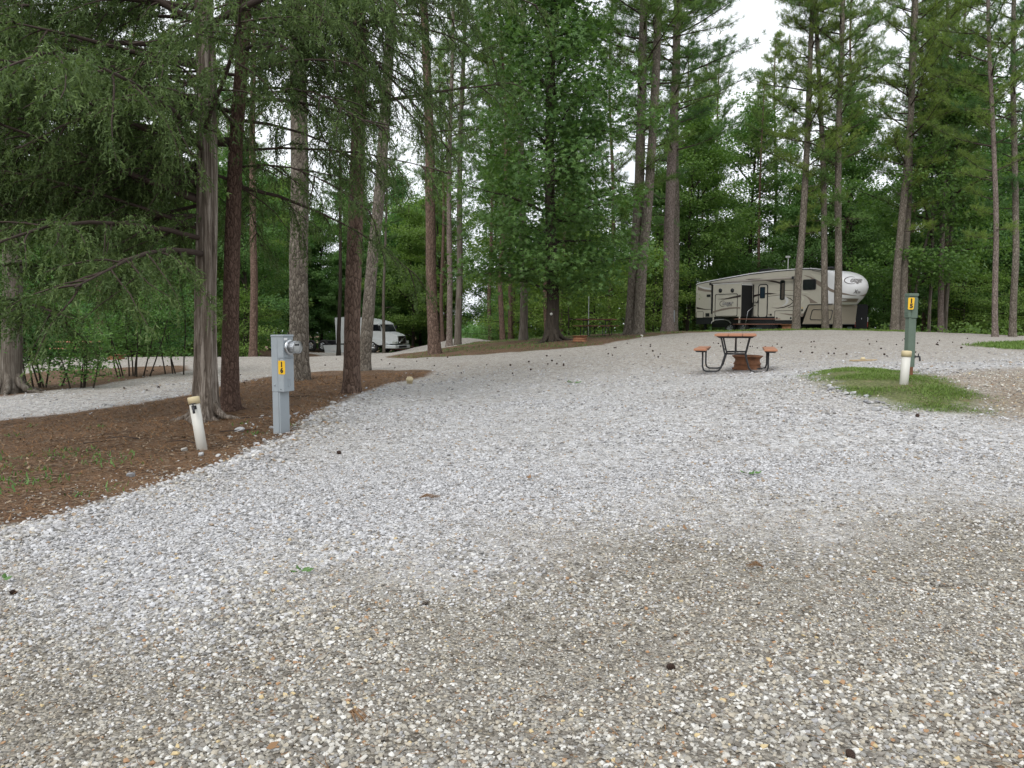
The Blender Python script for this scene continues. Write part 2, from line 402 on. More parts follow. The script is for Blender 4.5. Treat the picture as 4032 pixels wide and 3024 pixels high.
m, t, b = new_mat('ground_gravel_and_soil'); M['ground'] = m
co = coords(t)
def zone(name, width, nsc, amp):
    a = attr(t, name).outputs['Fac']
    n = noise(t, co, nsc, 5, .65)
    v = math_(t, 'ADD', a, math_(t, 'MULTIPLY', math_(t, 'SUBTRACT', n, .5), amp))
    return math_(t, 'ADD', math_(t, 'DIVIDE', v, width), .5, clamp=True)
def gravel(scale, stops):
    v = voro(t, co, scale); s = N(t, 'ShaderNodeSeparateColor'); t.links.new(v.outputs['Color'], s.inputs[0])
    return ramp(t, s.outputs[0], stops, 'CONSTANT'), v.outputs['Distance']
tan_st = [(0,(.14,.12,.095)),(.12,(.33,.305,.26)),(.34,(.50,.47,.41)),(.5,(.41,.395,.36)),(.68,(.64,.62,.56)),(.85,(.56,.51,.40)),(.94,(.78,.77,.73)),(.975,(.40,.23,.12))]
wht_st = [(0,(.24,.235,.23)),(.10,(.45,.445,.44)),(.3,(.60,.60,.605)),(.52,(.50,.495,.49)),(.66,(.72,.72,.725)),(.84,(.82,.82,.83)),(.96,(.42,.34,.26))]
tan_c, tan_h = gravel(62, tan_st); wht_c, wht_h = gravel(48, wht_st); big_c, big_h = gravel(21, wht_st); bigt_c, bigt_h = gravel(24, tan_st)
nb = noise(t, co, 3.5, 3)
tan_c = mixc(t, math_(t, 'MULTIPLY', nb, .5), tan_c, bigt_c); wht_c = mixc(t, math_(t, 'MULTIPLY', nb, .9, clamp=True), wht_c, big_c)
# brown stained patches in the pale gravel
st_n = noise(t, coords(t, 'Object', (1, .55, 1)), .55, 4, .6); st_f = math_(t, 'MULTIPLY', math_(t, 'SUBTRACT', st_n, .52, clamp=True), 3.4, clamp=True)
tan_c = mixc(t, math_(t, 'MULTIPLY', st_f, .35), tan_c, (.21,.165,.11))
wht_c = mixc(t, math_(t, 'MULTIPLY', st_f, .35), wht_c, (.42,.38,.32))
zw = zone('d_white', 1.3, .8, 3.0)
grav = mixc(t, zw, mixc(t, 1.0, tan_c, (.78,.77,.76), 'MULTIPLY'), wht_c)
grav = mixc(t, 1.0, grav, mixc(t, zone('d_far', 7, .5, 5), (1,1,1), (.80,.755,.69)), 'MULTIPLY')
mid = ramp(t, noise(t, co, 7, 6, .8), [(.34,(.55,.52,.48)),(.5,(.88,.87,.86)),(.66,(1.0,1.0,1.0))])
grav = mixc(t, 1.0, grav, mid, 'MULTIPLY')
lit_n = noise(t, coords(t, 'Object', (1, 1.6, 1)), 34, 4, .75); lit_b = noise(t, co, 2.2, 4, .6); lit_v = voro(t, coords(t, 'Object', (1, 1.5, 1)), 30)
lsep = N(t, 'ShaderNodeSeparateColor'); t.links.new(lit_v.outputs['Color'], lsep.inputs[0])
litt = ramp(t, lsep.outputs[0], [(0,(.035,.02,.013)),(.3,(.10,.060,.036)),(.6,(.16,.095,.056)),(.8,(.235,.15,.095)),(.92,(.36,.30,.23))], 'CONSTANT')
litt = mixc(t, math_(t, 'MULTIPLY', lit_n, .7), litt, (.085,.048,.027))
litt = mixc(t, math_(t, 'MULTIPLY', math_(t, 'SUBTRACT', lit_b, .42, clamp=True), 4, clamp=True), litt, mixc(t, lit_n, (.20,.125,.075), (.11,.06,.034)))
gr_n = noise(t, co, 26, 4, .7); gr_b = noise(t, co, 1.6, 3)
grs = ramp(t, gr_n, [(.3,(.07,.075,.035)),(.5,(.14,.16,.06)),(.7,(.25,.25,.12))])
grs = mixc(t, math_(t, 'MULTIPLY', math_(t, 'SUBTRACT', gr_b, .5, clamp=True), 4.5, clamp=True), grs, (.22,.16,.10))
c = mixc(t, math_(t, 'MULTIPLY', zone('d_brown', .8, 3, 1.2), .72), grav, mixc(t, lsep.outputs[1], (.12,.07,.042), (.40,.33,.24)))
litt = mixc(t, 1.0, litt, (1.18,1.18,1.15), 'MULTIPLY')
# pine needles and soil, with green weeds in places
c = mixc(t, zone('d_dirt', .22, 2.8, .55), c, litt)
wd = math_(t, 'MULTIPLY', math_(t, 'SUBTRACT', noise(t, co, .9, 4, .7), .55, clamp=True), 7, clamp=True)
c = mixc(t, math_(t, 'MULTIPLY', wd, math_(t, 'MULTIPLY', zone('d_penin', 1.5, 1.5, 1.5), .8)), c, (.09,.115,.04))
c = mixc(t, zone('d_grass', .45, 3.2, 1.1), c, grs)
t.links.new(c, b.inputs['Base Color']); b.inputs['Roughness'].default_value = .92; b.inputs['Specular IOR Level'].default_value = .25
hh = math_(t, 'ADD', math_(t, 'MULTIPLY', mixc(t, zw, tan_h, wht_h), -1), math_(t, 'MULTIPLY', big_h, -.9))
bump(t, b, math_(t, 'ADD', hh, math_(t, 'MULTIPLY', lit_n, .5)), 1, .022)
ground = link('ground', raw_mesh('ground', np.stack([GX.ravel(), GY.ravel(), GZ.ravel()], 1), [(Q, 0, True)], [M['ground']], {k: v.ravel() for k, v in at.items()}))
tag(ground, 'campground terrain of pale gravel drives, pine straw and grass patches', kind='structure')
from bisect import bisect_right
def gz(x, y):
    i = min(max(bisect_right(gx, x)-1, 0), nx_-2); j = min(max(bisect_right(gy, y)-1, 0), ny_-2)
    fx = (x-gx[i])/(gx[i+1]-gx[i]); fy = (y-gy[j])/(gy[j+1]-gy[j])
    return float(GZ[j,i]*(1-fx)*(1-fy)+GZ[j,i+1]*fx*(1-fy)+GZ[j+1,i]*(1-fx)*fy+GZ[j+1,i+1]*fx*fy)
def gzv(x, y):
    i = np.clip(np.searchsorted(gx, x, 'right')-1, 0, nx_-2); j = np.clip(np.searchsorted(gy, y, 'right')-1, 0, ny_-2)
    fx = (x-gx[i])/(gx[i+1]-gx[i]); fy = (y-gy[j])/(gy[j+1]-gy[j])
    return GZ[j,i]*(1-fx)*(1-fy)+GZ[j,i+1]*fx*(1-fy)+GZ[j+1,i]*(1-fx)*fy+GZ[j+1,i+1]*fx*fy

# ---- loose stones: one object, geometry nodes
def stone_mat():
    m, t, b = new_mat('loose_stones')
    r = attr(t, 'rnd', 'INSTANCER').outputs['Fac']; w = attr(t, 'zone', 'INSTANCER').outputs['Fac']
    a = ramp(t, r, [(0,(.14,.125,.105)),(.1,(.26,.24,.21)),(.26,(.42,.395,.335)),(.42,(.33,.325,.305)),(.56,(.60,.58,.53)),(.70,(.50,.45,.36)),(.82,(.76,.75,.71)),(.93,(.40,.40,.41)),(.967,(.42,.24,.12)),(.985,(.66,.52,.28))], 'CONSTANT')
    c_ = ramp(t, r, [(0,(.20,.20,.20)),(.08,(.38,.38,.385)),(.24,(.54,.54,.55)),(.46,(.45,.45,.46)),(.62,(.66,.665,.675)),(.86,(.72,.725,.74)),(.96,(.38,.29,.20))], 'CONSTANT')
    n = noise(t, coords(t), 60, 3)
    c = mixc(t, math_(t, 'MULTIPLY', n, .3), mixc(t, w, a, c_), (.25,.235,.21)); c = mixc(t, 1.0, c, mixc(t, w, (.88,.875,.87), (.83,.83,.84)), 'MULTIPLY')
    gp = N(t, 'ShaderNodeNewGeometry').outputs['Position']; mp = N(t, 'ShaderNodeMapping'); mp.inputs['Scale'].default_value = (1, .55, 1); t.links.new(gp, mp.inputs[0])
    sn = math_(t, 'MULTIPLY', math_(t, 'SUBTRACT', noise(t, mp.outputs[0], .55, 4, .6), .5, clamp=True), 3.2, clamp=True)
    c = mixc(t, math_(t, 'MULTIPLY', sn, .30), c, (.24,.195,.14)); fn = noise(t, gp, 2.6, 5, .7)
    c = mixc(t, math_(t, 'MULTIPLY', math_(t, 'SUBTRACT', fn, .52, clamp=True), 1.3, clamp=True), c, (.26,.245,.22))
    t.links.new(c, b.inputs['Base Color']); b.inputs['Roughness'].default_value = .85; b.inputs['Specular IOR Level'].default_value = .3
    return m
M['stone'] = stone_mat()
def stones(name, pos, size, rndv, zonev, label, seed):
    me = bpy.data.meshes.new(name); me.vertices.add(len(pos)); me.vertices.foreach_set('co', pos.astype(np.float32).ravel())
    for k, v in (('size', size), ('rnd', rndv), ('zone', zonev)):
        a = me.attributes.new(k, 'FLOAT', 'POINT'); a.data.foreach_set('value', v.astype(np.float32))
    me.materials.append(M['stone'])
    o = link(name, me); tag(o, label, kind='stuff')
    g = bpy.data.node_groups.new(name+'_nodes', 'GeometryNodeTree')
    g.interface.new_socket('Geometry', in_out='INPUT', socket_type='NodeSocketGeometry'); g.interface.new_socket('Geometry', in_out='OUTPUT', socket_type='NodeSocketGeometry')
    gi = g.nodes.new('NodeGroupInput'); go = g.nodes.new('NodeGroupOutput'); lk = g.links.new
    jn = g.nodes.new('GeometryNodeJoinGeometry')
    for k in range(7):
        ic = g.nodes.new('GeometryNodeMeshIcoSphere'); ic.inputs['Radius'].default_value = .5; ic.inputs['Subdivisions'].default_value = 1
        sp = g.nodes.new('GeometryNodeSetPosition'); nz = g.nodes.new('ShaderNodeTexWhiteNoise'); nz.noise_dimensions = '4D'; nz.inputs['W'].default_value = k*3.7+seed
        ps = g.nodes.new('GeometryNodeInputPosition'); lk(ps.outputs[0], nz.inputs['Vector'])
        sb = g.nodes.new('ShaderNodeVectorMath'); sb.operation = 'SUBTRACT'; sb.inputs[1].default_value = (.5,.5,.5); lk(nz.outputs['Color'], sb.inputs[0])
        sc = g.nodes.new('ShaderNodeVectorMath'); sc.operation = 'SCALE'; sc.inputs['Scale'].default_value = .33; lk(sb.outputs[0], sc.inputs[0])
        lk(ic.outputs[0], sp.inputs[0]); lk(sc.outputs[0], sp.inputs['Offset'])
        tr = g.nodes.new('GeometryNodeTransform'); tr.inputs['Scale'].default_value = (1.25-.1*(k % 3), .95, .55+.05*(k % 4)); lk(sp.outputs[0], tr.inputs[0])
        sm = g.nodes.new('GeometryNodeSetMaterial'); sm.inputs['Material'].default_value = M['stone']; lk(tr.outputs[0], sm.inputs[0])
        gn = g.nodes.new('GeometryNodeGeometryToInstance'); lk(sm.outputs[0], gn.inputs[0]); lk(gn.outputs[0], jn.inputs[0])
    mp = g.nodes.new('GeometryNodeMeshToPoints'); lk(gi.outputs[0], mp.inputs[0])
    ip = g.nodes.new('GeometryNodeInstanceOnPoints'); ip.inputs['Pick Instance'].default_value = True
    lk(mp.outputs[0], ip.inputs[0]); lk(jn.outputs[0], ip.inputs['Instance'])
    na = g.nodes.new('GeometryNodeInputNamedAttribute'); na.data_type = 'FLOAT'; na.inputs[0].default_value = 'size'
    lk(na.outputs[0], ip.inputs['Scale'])
    rv = g.nodes.new('FunctionNodeRandomValue'); rv.data_type = 'FLOAT_VECTOR'; rv.inputs[0].default_value = (-.45,-.45,0); rv.inputs[1].default_value = (.45,.45,6.283)
    lk(rv.outputs[0], ip.inputs['Rotation']); lk(ip.outputs[0], go.inputs[0])
    md = o.modifiers.new('stones', 'NODES'); md.node_group = g
    return o
rng = np.random.default_rng(5)
def field(n, y0, y1, pw=1.0, margin=.8):
    y = y0+(y1-y0)*rng.random(n)**pw; x = (rng.random(n)*2-1)*(y*.70+margin); return x, y
def zone_at(name, x, y): return sdf({'straw':STRAW,'grass':GRASS,'white':WHITE,'brown':BROWN,'litter':LITTER,'penin':PENIN,'grass2':GRASS2}[name], x, y)
parts_ = []
for n, y0, y1, s0, s1 in ((68000, 2.0, 4.2, .010, .023), (80000, 4.2, 7.2, .011, .025), (52000, 7.2, 11.5, .012, .030), (30000, 11.5, 22, .016, .04)):
    x, y = field(n, y0, y1); 
    # more points where the field is wide
    keep = rng.random(n) < (y*.7+.8)/(y1*.7+.8)*(1 if y1 < 20 else (22-y)/10.5); x, y = x[keep], y[keep]
    zz = np.zeros((len(x), 5))
    ds, dg, dw, dbn, dl = [zone_at(k, x, y) for k in ('straw', 'grass', 'white', 'brown', 'litter')]
    nzv = rng.normal(0, .18, len(x))
    thin = np.sin(x*.9+2.1*np.sin(y*.6))+np.sin(y*1.5+1.7*np.sin(x*.8+1)); ok = ((thin < .9) | (rng.random(len(x)) < .72)) & (ds+nzv*.8 < 0) & (dg+nzv*.7 < -.05) & (dl+nzv < 0) & ((dbn+nzv < 0) | (rng.random(len(x)) < .6))
    sparse = (ds > 0) & (ds < .8) & (rng.random(len(x)) < .05); ok |= sparse
    x, y, dw, ds, dbn = x[ok], y[ok], dw[ok], ds[ok], dbn[ok]
    s = (s0+(s1-s0)*rng.random(len(x))**2.8)*(1+.28*np.sin(x*1.9+2*np.sin(y*1.3))*np.sin(y*2.3+x))
    dw = np.maximum(dw, (y-10.5)*.5); w = 1/(1+np.exp(-(dw+.35*np.sin(x*1.1+.7*np.sin(y*2))*np.sin(y*1.7+.5*x)+.2*np.sin(x*3.1+y*1.9)+rng.normal(0, .5, len(x)))/.15))
    edge = np.exp(-((ds+.2)/.28)**2)*(dw > -.3); s *= 1+w*.15+edge*.7
    z = gzv(x, y)+s*(.05+.12*rng.random(len(x)))
    parts_.append((np.stack([x, y, z], 1), s, rng.random(len(x)), w*(dbn < .1)))
stones('gravel', *[np.concatenate([p[i] for p in parts_]) for i in range(4)], 'loose grey, cream and white gravel stones spread over the drive', 1)

# ---- fallen needles and leaf bits on the ground (baked strips)
def blades(name, x, y, ln, wd, tilt, mat, label, tintv, lift=.004, bend=0):
    n = len(x); a = rng.random(n)*2*math.pi; el = tilt*rng.random(n)
    d = np.stack([np.cos(a)*np.cos(el), np.sin(a)*np.cos(el), np.sin(el)], 1)
    s = np.stack([-np.sin(a), np.cos(a), np.zeros(n)], 1)*(wd/2).reshape(n, 1)
    p = np.stack([x, y, gzv(x, y)+lift], 1); L_ = ln.reshape(n, 1)
    mid = p+d*L_*.5+np.stack([rng.normal(0, .1, n)*ln, rng.normal(0, .1, n)*ln, bend*ln], 1)
    tip = p+d*L_
    V = np.stack([p-s, p+s, mid-s*.8, mid+s*.8, tip], 1).reshape(-1, 3); o = (np.arange(n)*5)[:, None]
    q = o+np.array([[0,1,3,2]]); tr = o+np.array([[2,3,4]])
    ob = link(name, raw_mesh(name, V, [(q, 0, False), (tr, 0, False)], [mat], {'tint': np.repeat(tintv, 5)})); tag(ob, label, kind='stuff'); return ob
M['straw'] = leaf_mat('dry_straw', (.09,.042,.02), (.30,.17,.085), .1, rough=.8)
M['litter'] = leaf_mat('bark_litter', (.05,.03,.02), (.36,.27,.19), .05, rough=.85)
def inside(nm, n, box, margin=0):
    x = rng.uniform(box[0], box[1], n); y = rng.uniform(box[2], box[3], n); d = zone_at(nm, x, y); k = d > margin+rng.normal(0, .12, n); return x[k], y[k]
sx_, sy_ = zip(*STRAW); 
x, y = inside('straw', 60000, (max(min(sx_), -12), 4, max(4.5, min(sy_)), min(max(sy_), 20)))
keep = rng.random(len(x)) < np.clip(8/y, 0, 1)**1.3; x, y = x[keep][:34000], y[keep][:34000]
blades('pine_straw', x, y, rng.uniform(.05, .15, len(x))*np.clip(y/8, .8, 2), rng.uniform(.003, .006, len(x))*np.clip(y/7, 1, 3), .35, M['straw'], 'brown fallen pine needles covering the soil under the trees', rng.random(len(x)))
x, y = inside('straw', 30000, (max(min(sx_), -12), 4, max(4.5, min(sy_)), min(max(sy_), 20))); keep = rng.random(len(x)) < np.clip(8/y, 0, 1)**1.3; x, y = x[keep][:9000], y[keep][:9000]
blades('leaf_litter', x, y, rng.uniform(.015, .05, len(x)), rng.uniform(.008, .028, len(x)), .6, M['litter'], 'small bark flakes and dead leaf bits on the pine straw', rng.random(len(x)), lift=.008)
xg, yg = field(2600, 2.2, 14); kk = (zone_at('straw', xg, yg) < 0) & (zone_at('grass', xg, yg) < 0); xg, yg = xg[kk], yg[kk]
clm = noise_c = rng.random(len(xg)) ; 
blades('fallen_needles', xg, yg, rng.uniform(.05, .13, len(xg)), rng.uniform(.002, .004, len(xg))*np.clip(yg/4, 1, 3), .12, M['straw'], 'thin brown pine needles strewn over the gravel', rng.random(len(xg)), lift=.016)
x, y = inside('grass', 60000, (min(p[0] for p in GRASS), max(p[0] for p in GRASS), min(p[1] for p in GRASS), max(p[1] for p in GRASS)), -.02)
pn = np.sin(x*5.1+1.3*np.sin(y*3.7))+np.sin(y*6.3+x*2.1)+rng.normal(0, .8, len(x)); k = pn > .15; x, y = x[k][:26000], y[k][:26000]
blades('grass', x, y, rng.uniform(.015, .045, len(x)), rng.uniform(.004, .009, len(x)), 1.1, M['grassm'], 'low green grass and weeds around the green power post', rng.random(len(x)))
x, y = inside('grass2', 30000, (min(p[0] for p in GRASS2), max(p[0] for p in GRASS2), min(p[1] for p in GRASS2), max(p[1] for p in GRASS2))); x, y = x[:7000], y[:7000]
blades('grass', x, y, rng.uniform(.05, .10, len(x)), rng.uniform(.012, .025, len(x)), 1.3, M['grassm'], 'strip of short green grass at the right side of the gravel', rng.random(len(x)))
n = 16000; x = rng.uniform(8.3, 20.5, n); y = rng.uniform(35.5, 44, n); k = sdf(GRASS3, x, y) > 0; x, y = x[k], y[k]
blades('grass', x, y, rng.uniform(.05, .12, len(x)), rng.uniform(.02, .04, len(x)), 1.3, M['grassm'], 'band of short green grass in front of the travel trailer', rng.random(len(x)))
n = 22000; x = rng.uniform(-6, 8, n); y = rng.uniform(25, 47, n); pn = np.sin(x*1.3+np.sin(y*.9)*2)+np.sin(y*1.1+x)+rng.normal(0, .6, n); k = (zone_at('penin', x, y) > .1) & (pn > .1); x, y = x[k][:9000], y[k][:9000]
blades('grass', x, y, rng.uniform(.04, .10, len(x)), rng.uniform(.015, .03, len(x)), 1.2, M['grassm'], 'thin patchy grass on the bank under the star-leaved tree', rng.random(len(x)))
# sprigs of weed in the straw, lower left
x, y = inside('straw', 2500, (-8, -2, 5, 12)); ctr = rng.integers(0, len(x), 16); xs, ys = [], []
for c_ in ctr:
    q = 14; xs.append(x[c_]+rng.normal(0, .07, q)); ys.append(y[c_]+rng.normal(0, .07, q))
lx = [tuple(hit(px, py)[:2]) for px, py in ((20,1010),(60,1020),(15,1040),(110,1035),(40,990),(215,1000),(230,985),(130,990),(75,1045),(10,1060),(150,975),(265,1000))]
for a_, b_ in lx: xs.append(a_+rng.normal(0, .14, 28)); ys.append(b_+rng.normal(0, .10, 28))
xs, ys = np.concatenate(xs), np.concatenate(ys)
blades('weeds', xs, ys, rng.uniform(.03, .08, len(xs)), rng.uniform(.008, .018, len(xs)), 1.2, M['bush'], 'small green weeds sprouting through the pine straw', rng.random(len(xs)))
# ------------------------------------------------------------------ trees
def trunk_mesh(name, h, r0, r1, mat, seed, sides=14, rings=26, flare=.35, flute=0, bend=.06, roots=0, stubs=0, rough=.05):
    rr = random.Random(seed); ph = [rr.uniform(0, 6.28) for _ in range(8)]
    pts, rad = [], []
    for i in range(rings+1):
        tt = (i/rings)**1.5; z = -.25+tt*(h+.25)
        env = min(1, max(0, z)/4)
        pts.append((bend*env*math.sin(z*.35+ph[0]), bend*env*math.sin(z*.28+ph[1]), z))
        rad.append((r0+(r1-r0)*max(0, z)/h)*(1+flare*math.exp(-max(z, 0)/(r0*1.6))))
    def prof(i, k):
        z = pts[i][2]; a = 2*math.pi*k/sides
        p = 1+rough*math.sin(3*a+ph[2]+z*1.3)+rough*.7*math.sin(5*a+ph[3]-z*2.1)+rr.uniform(-rough, rough)*.6
        if flute: p += flute*(abs(math.sin(2.5*a+ph[4]+z*.12))-.5)*(1 if z > 0 else 1)
        if roots: p += roots*max(0, math.cos(2.5*a+ph[5]))**2*math.exp(-max(z+.1, 0)/.28)
        return max(p, .3)
    mb = MB(); mb.tube(pts, rad, sides, prof=prof)
    for k in range(stubs):
        z = rr.uniform(h*.18, h*.6); a = rr.uniform(0, 6.28); l = rr.uniform(.3, .9)
        mb.tube([(0,0,z), (math.cos(a)*l*.5, math.sin(a)*l*.5, z+.08), (math.cos(a)*l, math.sin(a)*l, z+rr.uniform(-.1,.3))], [.03,.02,.008], 5)
    me = bpy.data.meshes.new(name); me.from_pydata(mb.v, [], mb.f); me.polygons.foreach_set('use_smooth', mb.sm); me.materials.append(mat); me.update()
    return me

def wood_arrays(mb):
    return np.array(mb.v, float), np.array([f for f in mb.f if len(f) == 4])
def leafy(name, mb, V, Fc, T, mats):
    """wood from mb (quads), foliage arrays"""
    if mb is not None and mb.v:
        W, WQ = wood_arrays(mb); fl = [(WQ, 1, True), (Fc+len(W), 0, False)]
        V = np.concatenate([W, V]); T = np.concatenate([np.zeros(len(W)), T])
    else: fl = [(Fc, 0, False)]
    return raw_mesh(name, V, fl, mats, {'tint': T})

def bez(p0, d, L_, droop, rr, n=6, wig=.06):
    """branch: starts along d, curving by droop"""
    pts = [Vector(p0)]; d = Vector(d).normalized()
    for i in range(n):
        d = (d+Vector((rr.uniform(-wig, wig), rr.uniform(-wig, wig), droop/n+rr.uniform(-wig, wig)*.5))).normalized()
        pts.append(pts[-1]+d*L_/n)
    return pts

# pine needle tufts
def needle_tuft(n, rs, ln=.21, w=.017):
    V, Fc = [], []
    for i in range(n):
        u = norm(rs.normal(size=3)+np.array([0, 0, .9])); s = norm(np.cross(u, rs.normal(size=3)))*w/2
        l = ln*rs.uniform(.75, 1.1); b = u*.02+np.array([0, 0, rs.uniform(-.08, .06)])
        V += [b-s, b+s, b+u*l]; Fc.append([3*i, 3*i+1, 3*i+2])
    return np.array(V), np.array(Fc)
def pine_crown(name, h, base, seed, maxlen, ntuft=1.0, nneed=22, droop=.12, nb=46):
    rr = random.Random(seed); rs = np.random.default_rng(seed); mb = MB(); pos, dirs, tint = [], [], []
    for i in range(nb):
        f = (i+rr.random())/nb; z = base+(h-base)*f**.95
        env = min(1, .45+f*2.2)*(1-max(0, f-.35)/.65)**.75
        L_ = maxlen*max(.2, env)*rr.uniform(.55, 1.1); a = i*2.4+rr.uniform(-.5, .5)
        if f < .25 and rr.random() < .35: continue
        d = (math.cos(a), math.sin(a), rr.uniform(-.05, .35)+f*.5)
        P = bez((0,0,z), d, L_, droop+rr.uniform(-.1, .25), rr, 6, .12)
        mb.tube(P, [max(.010, .036*(1-k/6.5))*(L_/3+.3) for k in range(7)], 5, caps=False)
        br = (rr.random()-.5)*.3
        for k in range(2, 7):
            for side in (-1, 1, 0.3):
                if rr.random() < .2: continue
                base_p = P[k]; dd = (P[k]-P[k-1]).normalized(); sd = Vector((-dd.y, dd.x, 0))*side
                l2 = L_*rr.uniform(.14, .34)*(1.25-k/9)
                Pp = bez(base_p, dd*.7+sd+Vector((0,0,rr.uniform(-.1,.35))), l2, .35, rr, 3, .12)
                mb.tube(Pp, [.014,.01,.008,.006], 3, caps=False)
                nt_ = max(2, int(l2*9*ntuft))
                for q in range(nt_):
                    s = (q+1)/nt_; idx = min(2, int(s*3)); fr = s*3-idx; p = Pp[idx].lerp(Pp[idx+1], min(1, fr))
                    j = Vector((rr.gauss(0,.13), rr.gauss(0,.13), rr.gauss(.04,.10)))
                    pos.append(p+j); dirs.append((Pp[-1]-Pp[0]).normalized()+Vector((rr.gauss(0,.3), rr.gauss(0,.3), .45))); tint.append(min(1, max(0, .45+br+rr.uniform(-.25,.3))))
    tv, tf = needle_tuft(nneed, rs)
    pos = np.array([tuple(p) for p in pos]); X, Y_, Z = frames(rs, np.array([tuple(d) for d in dirs]))
    V, Fc, T = scatter_tris(rs, tv, tf, pos, X, Y_, Z, rs.uniform(.75, 1.25, len(pos)), np.array(tint))
    return leafy(name, mb, V, Fc, T, [M['needles'], M['twig']])
PINE = [pine_crown('crown', 24, 11, 11, 3.2), pine_crown('crown', 24, 11, 12, 3.0), pine_crown('crown', 24, 4.6, 13, 3.1, nb=66), pine_crown('crown', 24, 5.5, 14, 3.0, nb=60)]

def leaf_shape(kind):
    if kind == 'star':
        V = [(0,0,0)]; Fc = []
        for a, l in ((-110,.75),(-55,.95),(0,1.15),(55,.95),(110,.75)):
            r = D2R(a); d = np.array([math.sin(r), math.cos(r)]); p = np.array([d[1], -d[0]])
            i = len(V); b_ = d*.18
            V += [(*(b_-p*.2), .0), (*(d*l), -.15), (*(b_+p*.2), .0)]; Fc += [(i, i+1, i+2), (0, i, i+2)]
        return np.array(V), np.array(Fc)
    return np.array([(0,-.05,0),(.42,.45,.06),(0,1.0,-.12),(-.42,.45,.06)]), np.array([(0,1,2),(0,2,3)])
def broad_crown(name, seed, h, base, rad, nleaf, lsize, shape, mat, wood='dark_bark', nl=22, flat=.5, layered=0, cluster=26, cr=.36, top=.75):
    rr = random.Random(seed); rs = np.random.default_rng(seed); mb = MB(); ctr = []
    for i in range(nl):
        f = (i+rr.random()*.8)/nl; z = base+(h*.93-base)*f
        prof = math.sin(math.pi*min(1, (f*.8+.22)))**.7
        if f > top: prof *= .8
        L_ = rad*max(.25, prof)*rr.uniform(.6, 1.15); a = i*2.4+rr.uniform(-.6, .6)
        up = rr.uniform(.05, .5)+f*.7 if not layered else rr.uniform(-.05, .25)
        P = bez((0,0,z-.1*L_), (math.cos(a), math.sin(a), up), L_, -.15 if not layered else .05, rr, 6, .16)
        mb.tube(P, [max(.01, .02*L_*(1-k/6.6)) for k in range(7)], 5, caps=False)
        for k in range(1, 7):
            for s in range(3):
                dd = (P[k]-P[k-1]).normalized(); sd = Vector((-dd.y, dd.x, rr.uniform(-.4,.4) if not layered else 0))*rr.choice((-1,1))
                l2 = L_*rr.uniform(.15, .42)
                Pp = bez(P[k], dd*.6+sd, l2, -.05, rr, 2, .2)
                if rr.random() < .6: mb.tube(Pp, [.014,.009,.005], 3, caps=False)
                ctr.append(Pp[-1]); 
                if rr.random() < .7: ctr.append(Pp[1])
    for k in range(int(nl*2)):
        a = rr.uniform(0, 6.28); q = rr.uniform(0, .35)*rad; ctr.append(Vector((math.cos(a)*q, math.sin(a)*q, h*rr.uniform(.8, 1.02))))
    ctr = np.array([tuple(c) for c in ctr]); nc = len(ctr); per = max(4, nleaf//nc)
    ct = np.clip(rs.normal(.45, .2, nc), 0, 1)
    idx = np.repeat(np.arange(nc), per)
    off = rs.normal(size=(len(idx), 3))*np.array([cr, cr, cr*flat])
    pos = ctr[idx]+off
    out = norm(pos-np.array([0, 0, base*.6+h*.3])); out[:,2] = np.abs(out[:,2])*.4
    nrm = norm(rs.normal(size=pos.shape)*.55+np.array([0,0,.8])+out*.35)
    X, Y_, Z = frames(rs, nrm)
    # leaf hangs: local y (leaf axis) turned down and outward
    ax = norm(out*.6+rs.normal(size=pos.shape)*.6+np.array([0,0,-.35])); ax = norm(ax-(ax*Z).sum(1, keepdims=True)*Z)
    tv, tf = leaf_shape(shape)
    V, Fc, T = scatter_tris(rs, tv, tf, pos, np.cross(ax, Z), ax, Z, lsize*rs.uniform(.6, 1.15, len(pos)), np.clip(ct[idx]+rs.normal(0, .12, len(pos)), 0, 1))
    return leafy(name, mb, V, Fc, T, [mat, M[wood]])
BROAD = [broad_crown('crown', 31, 17, 2.8, 4.3, 30000, .17, 'd', M['leaf']), broad_crown('crown', 32, 15, 2.4, 3.9, 27000, .16, 'd', M['leaf']),
         broad_crown('crown', 33, 20, 4.0, 4.5, 32000, .175, 'd', M['leaf'], nl=26), broad_crown('crown', 34, 13, 1.8, 3.7, 25000, .155, 'd', M['leaf'])]
UNDER = [broad_crown('crown', 41, 6.5, 1.0, 2.6, 7500, .13, 'd', M['leaf_under'], layered=1, flat=.42, nl=14, cr=.42), broad_crown('crown', 42, 5.0, .7, 2.3, 6500, .12, 'd', M['leaf_under'], layered=1, flat=.42, nl=12, cr=.42)]

def aim(o, B, T):
    d = (T-B).normalized(); o.rotation_mode = 'XYZ'
    o.rotation_euler = (-math.asin(max(-1, min(1, d.y))), math.atan2(d.x, d.z), 0)
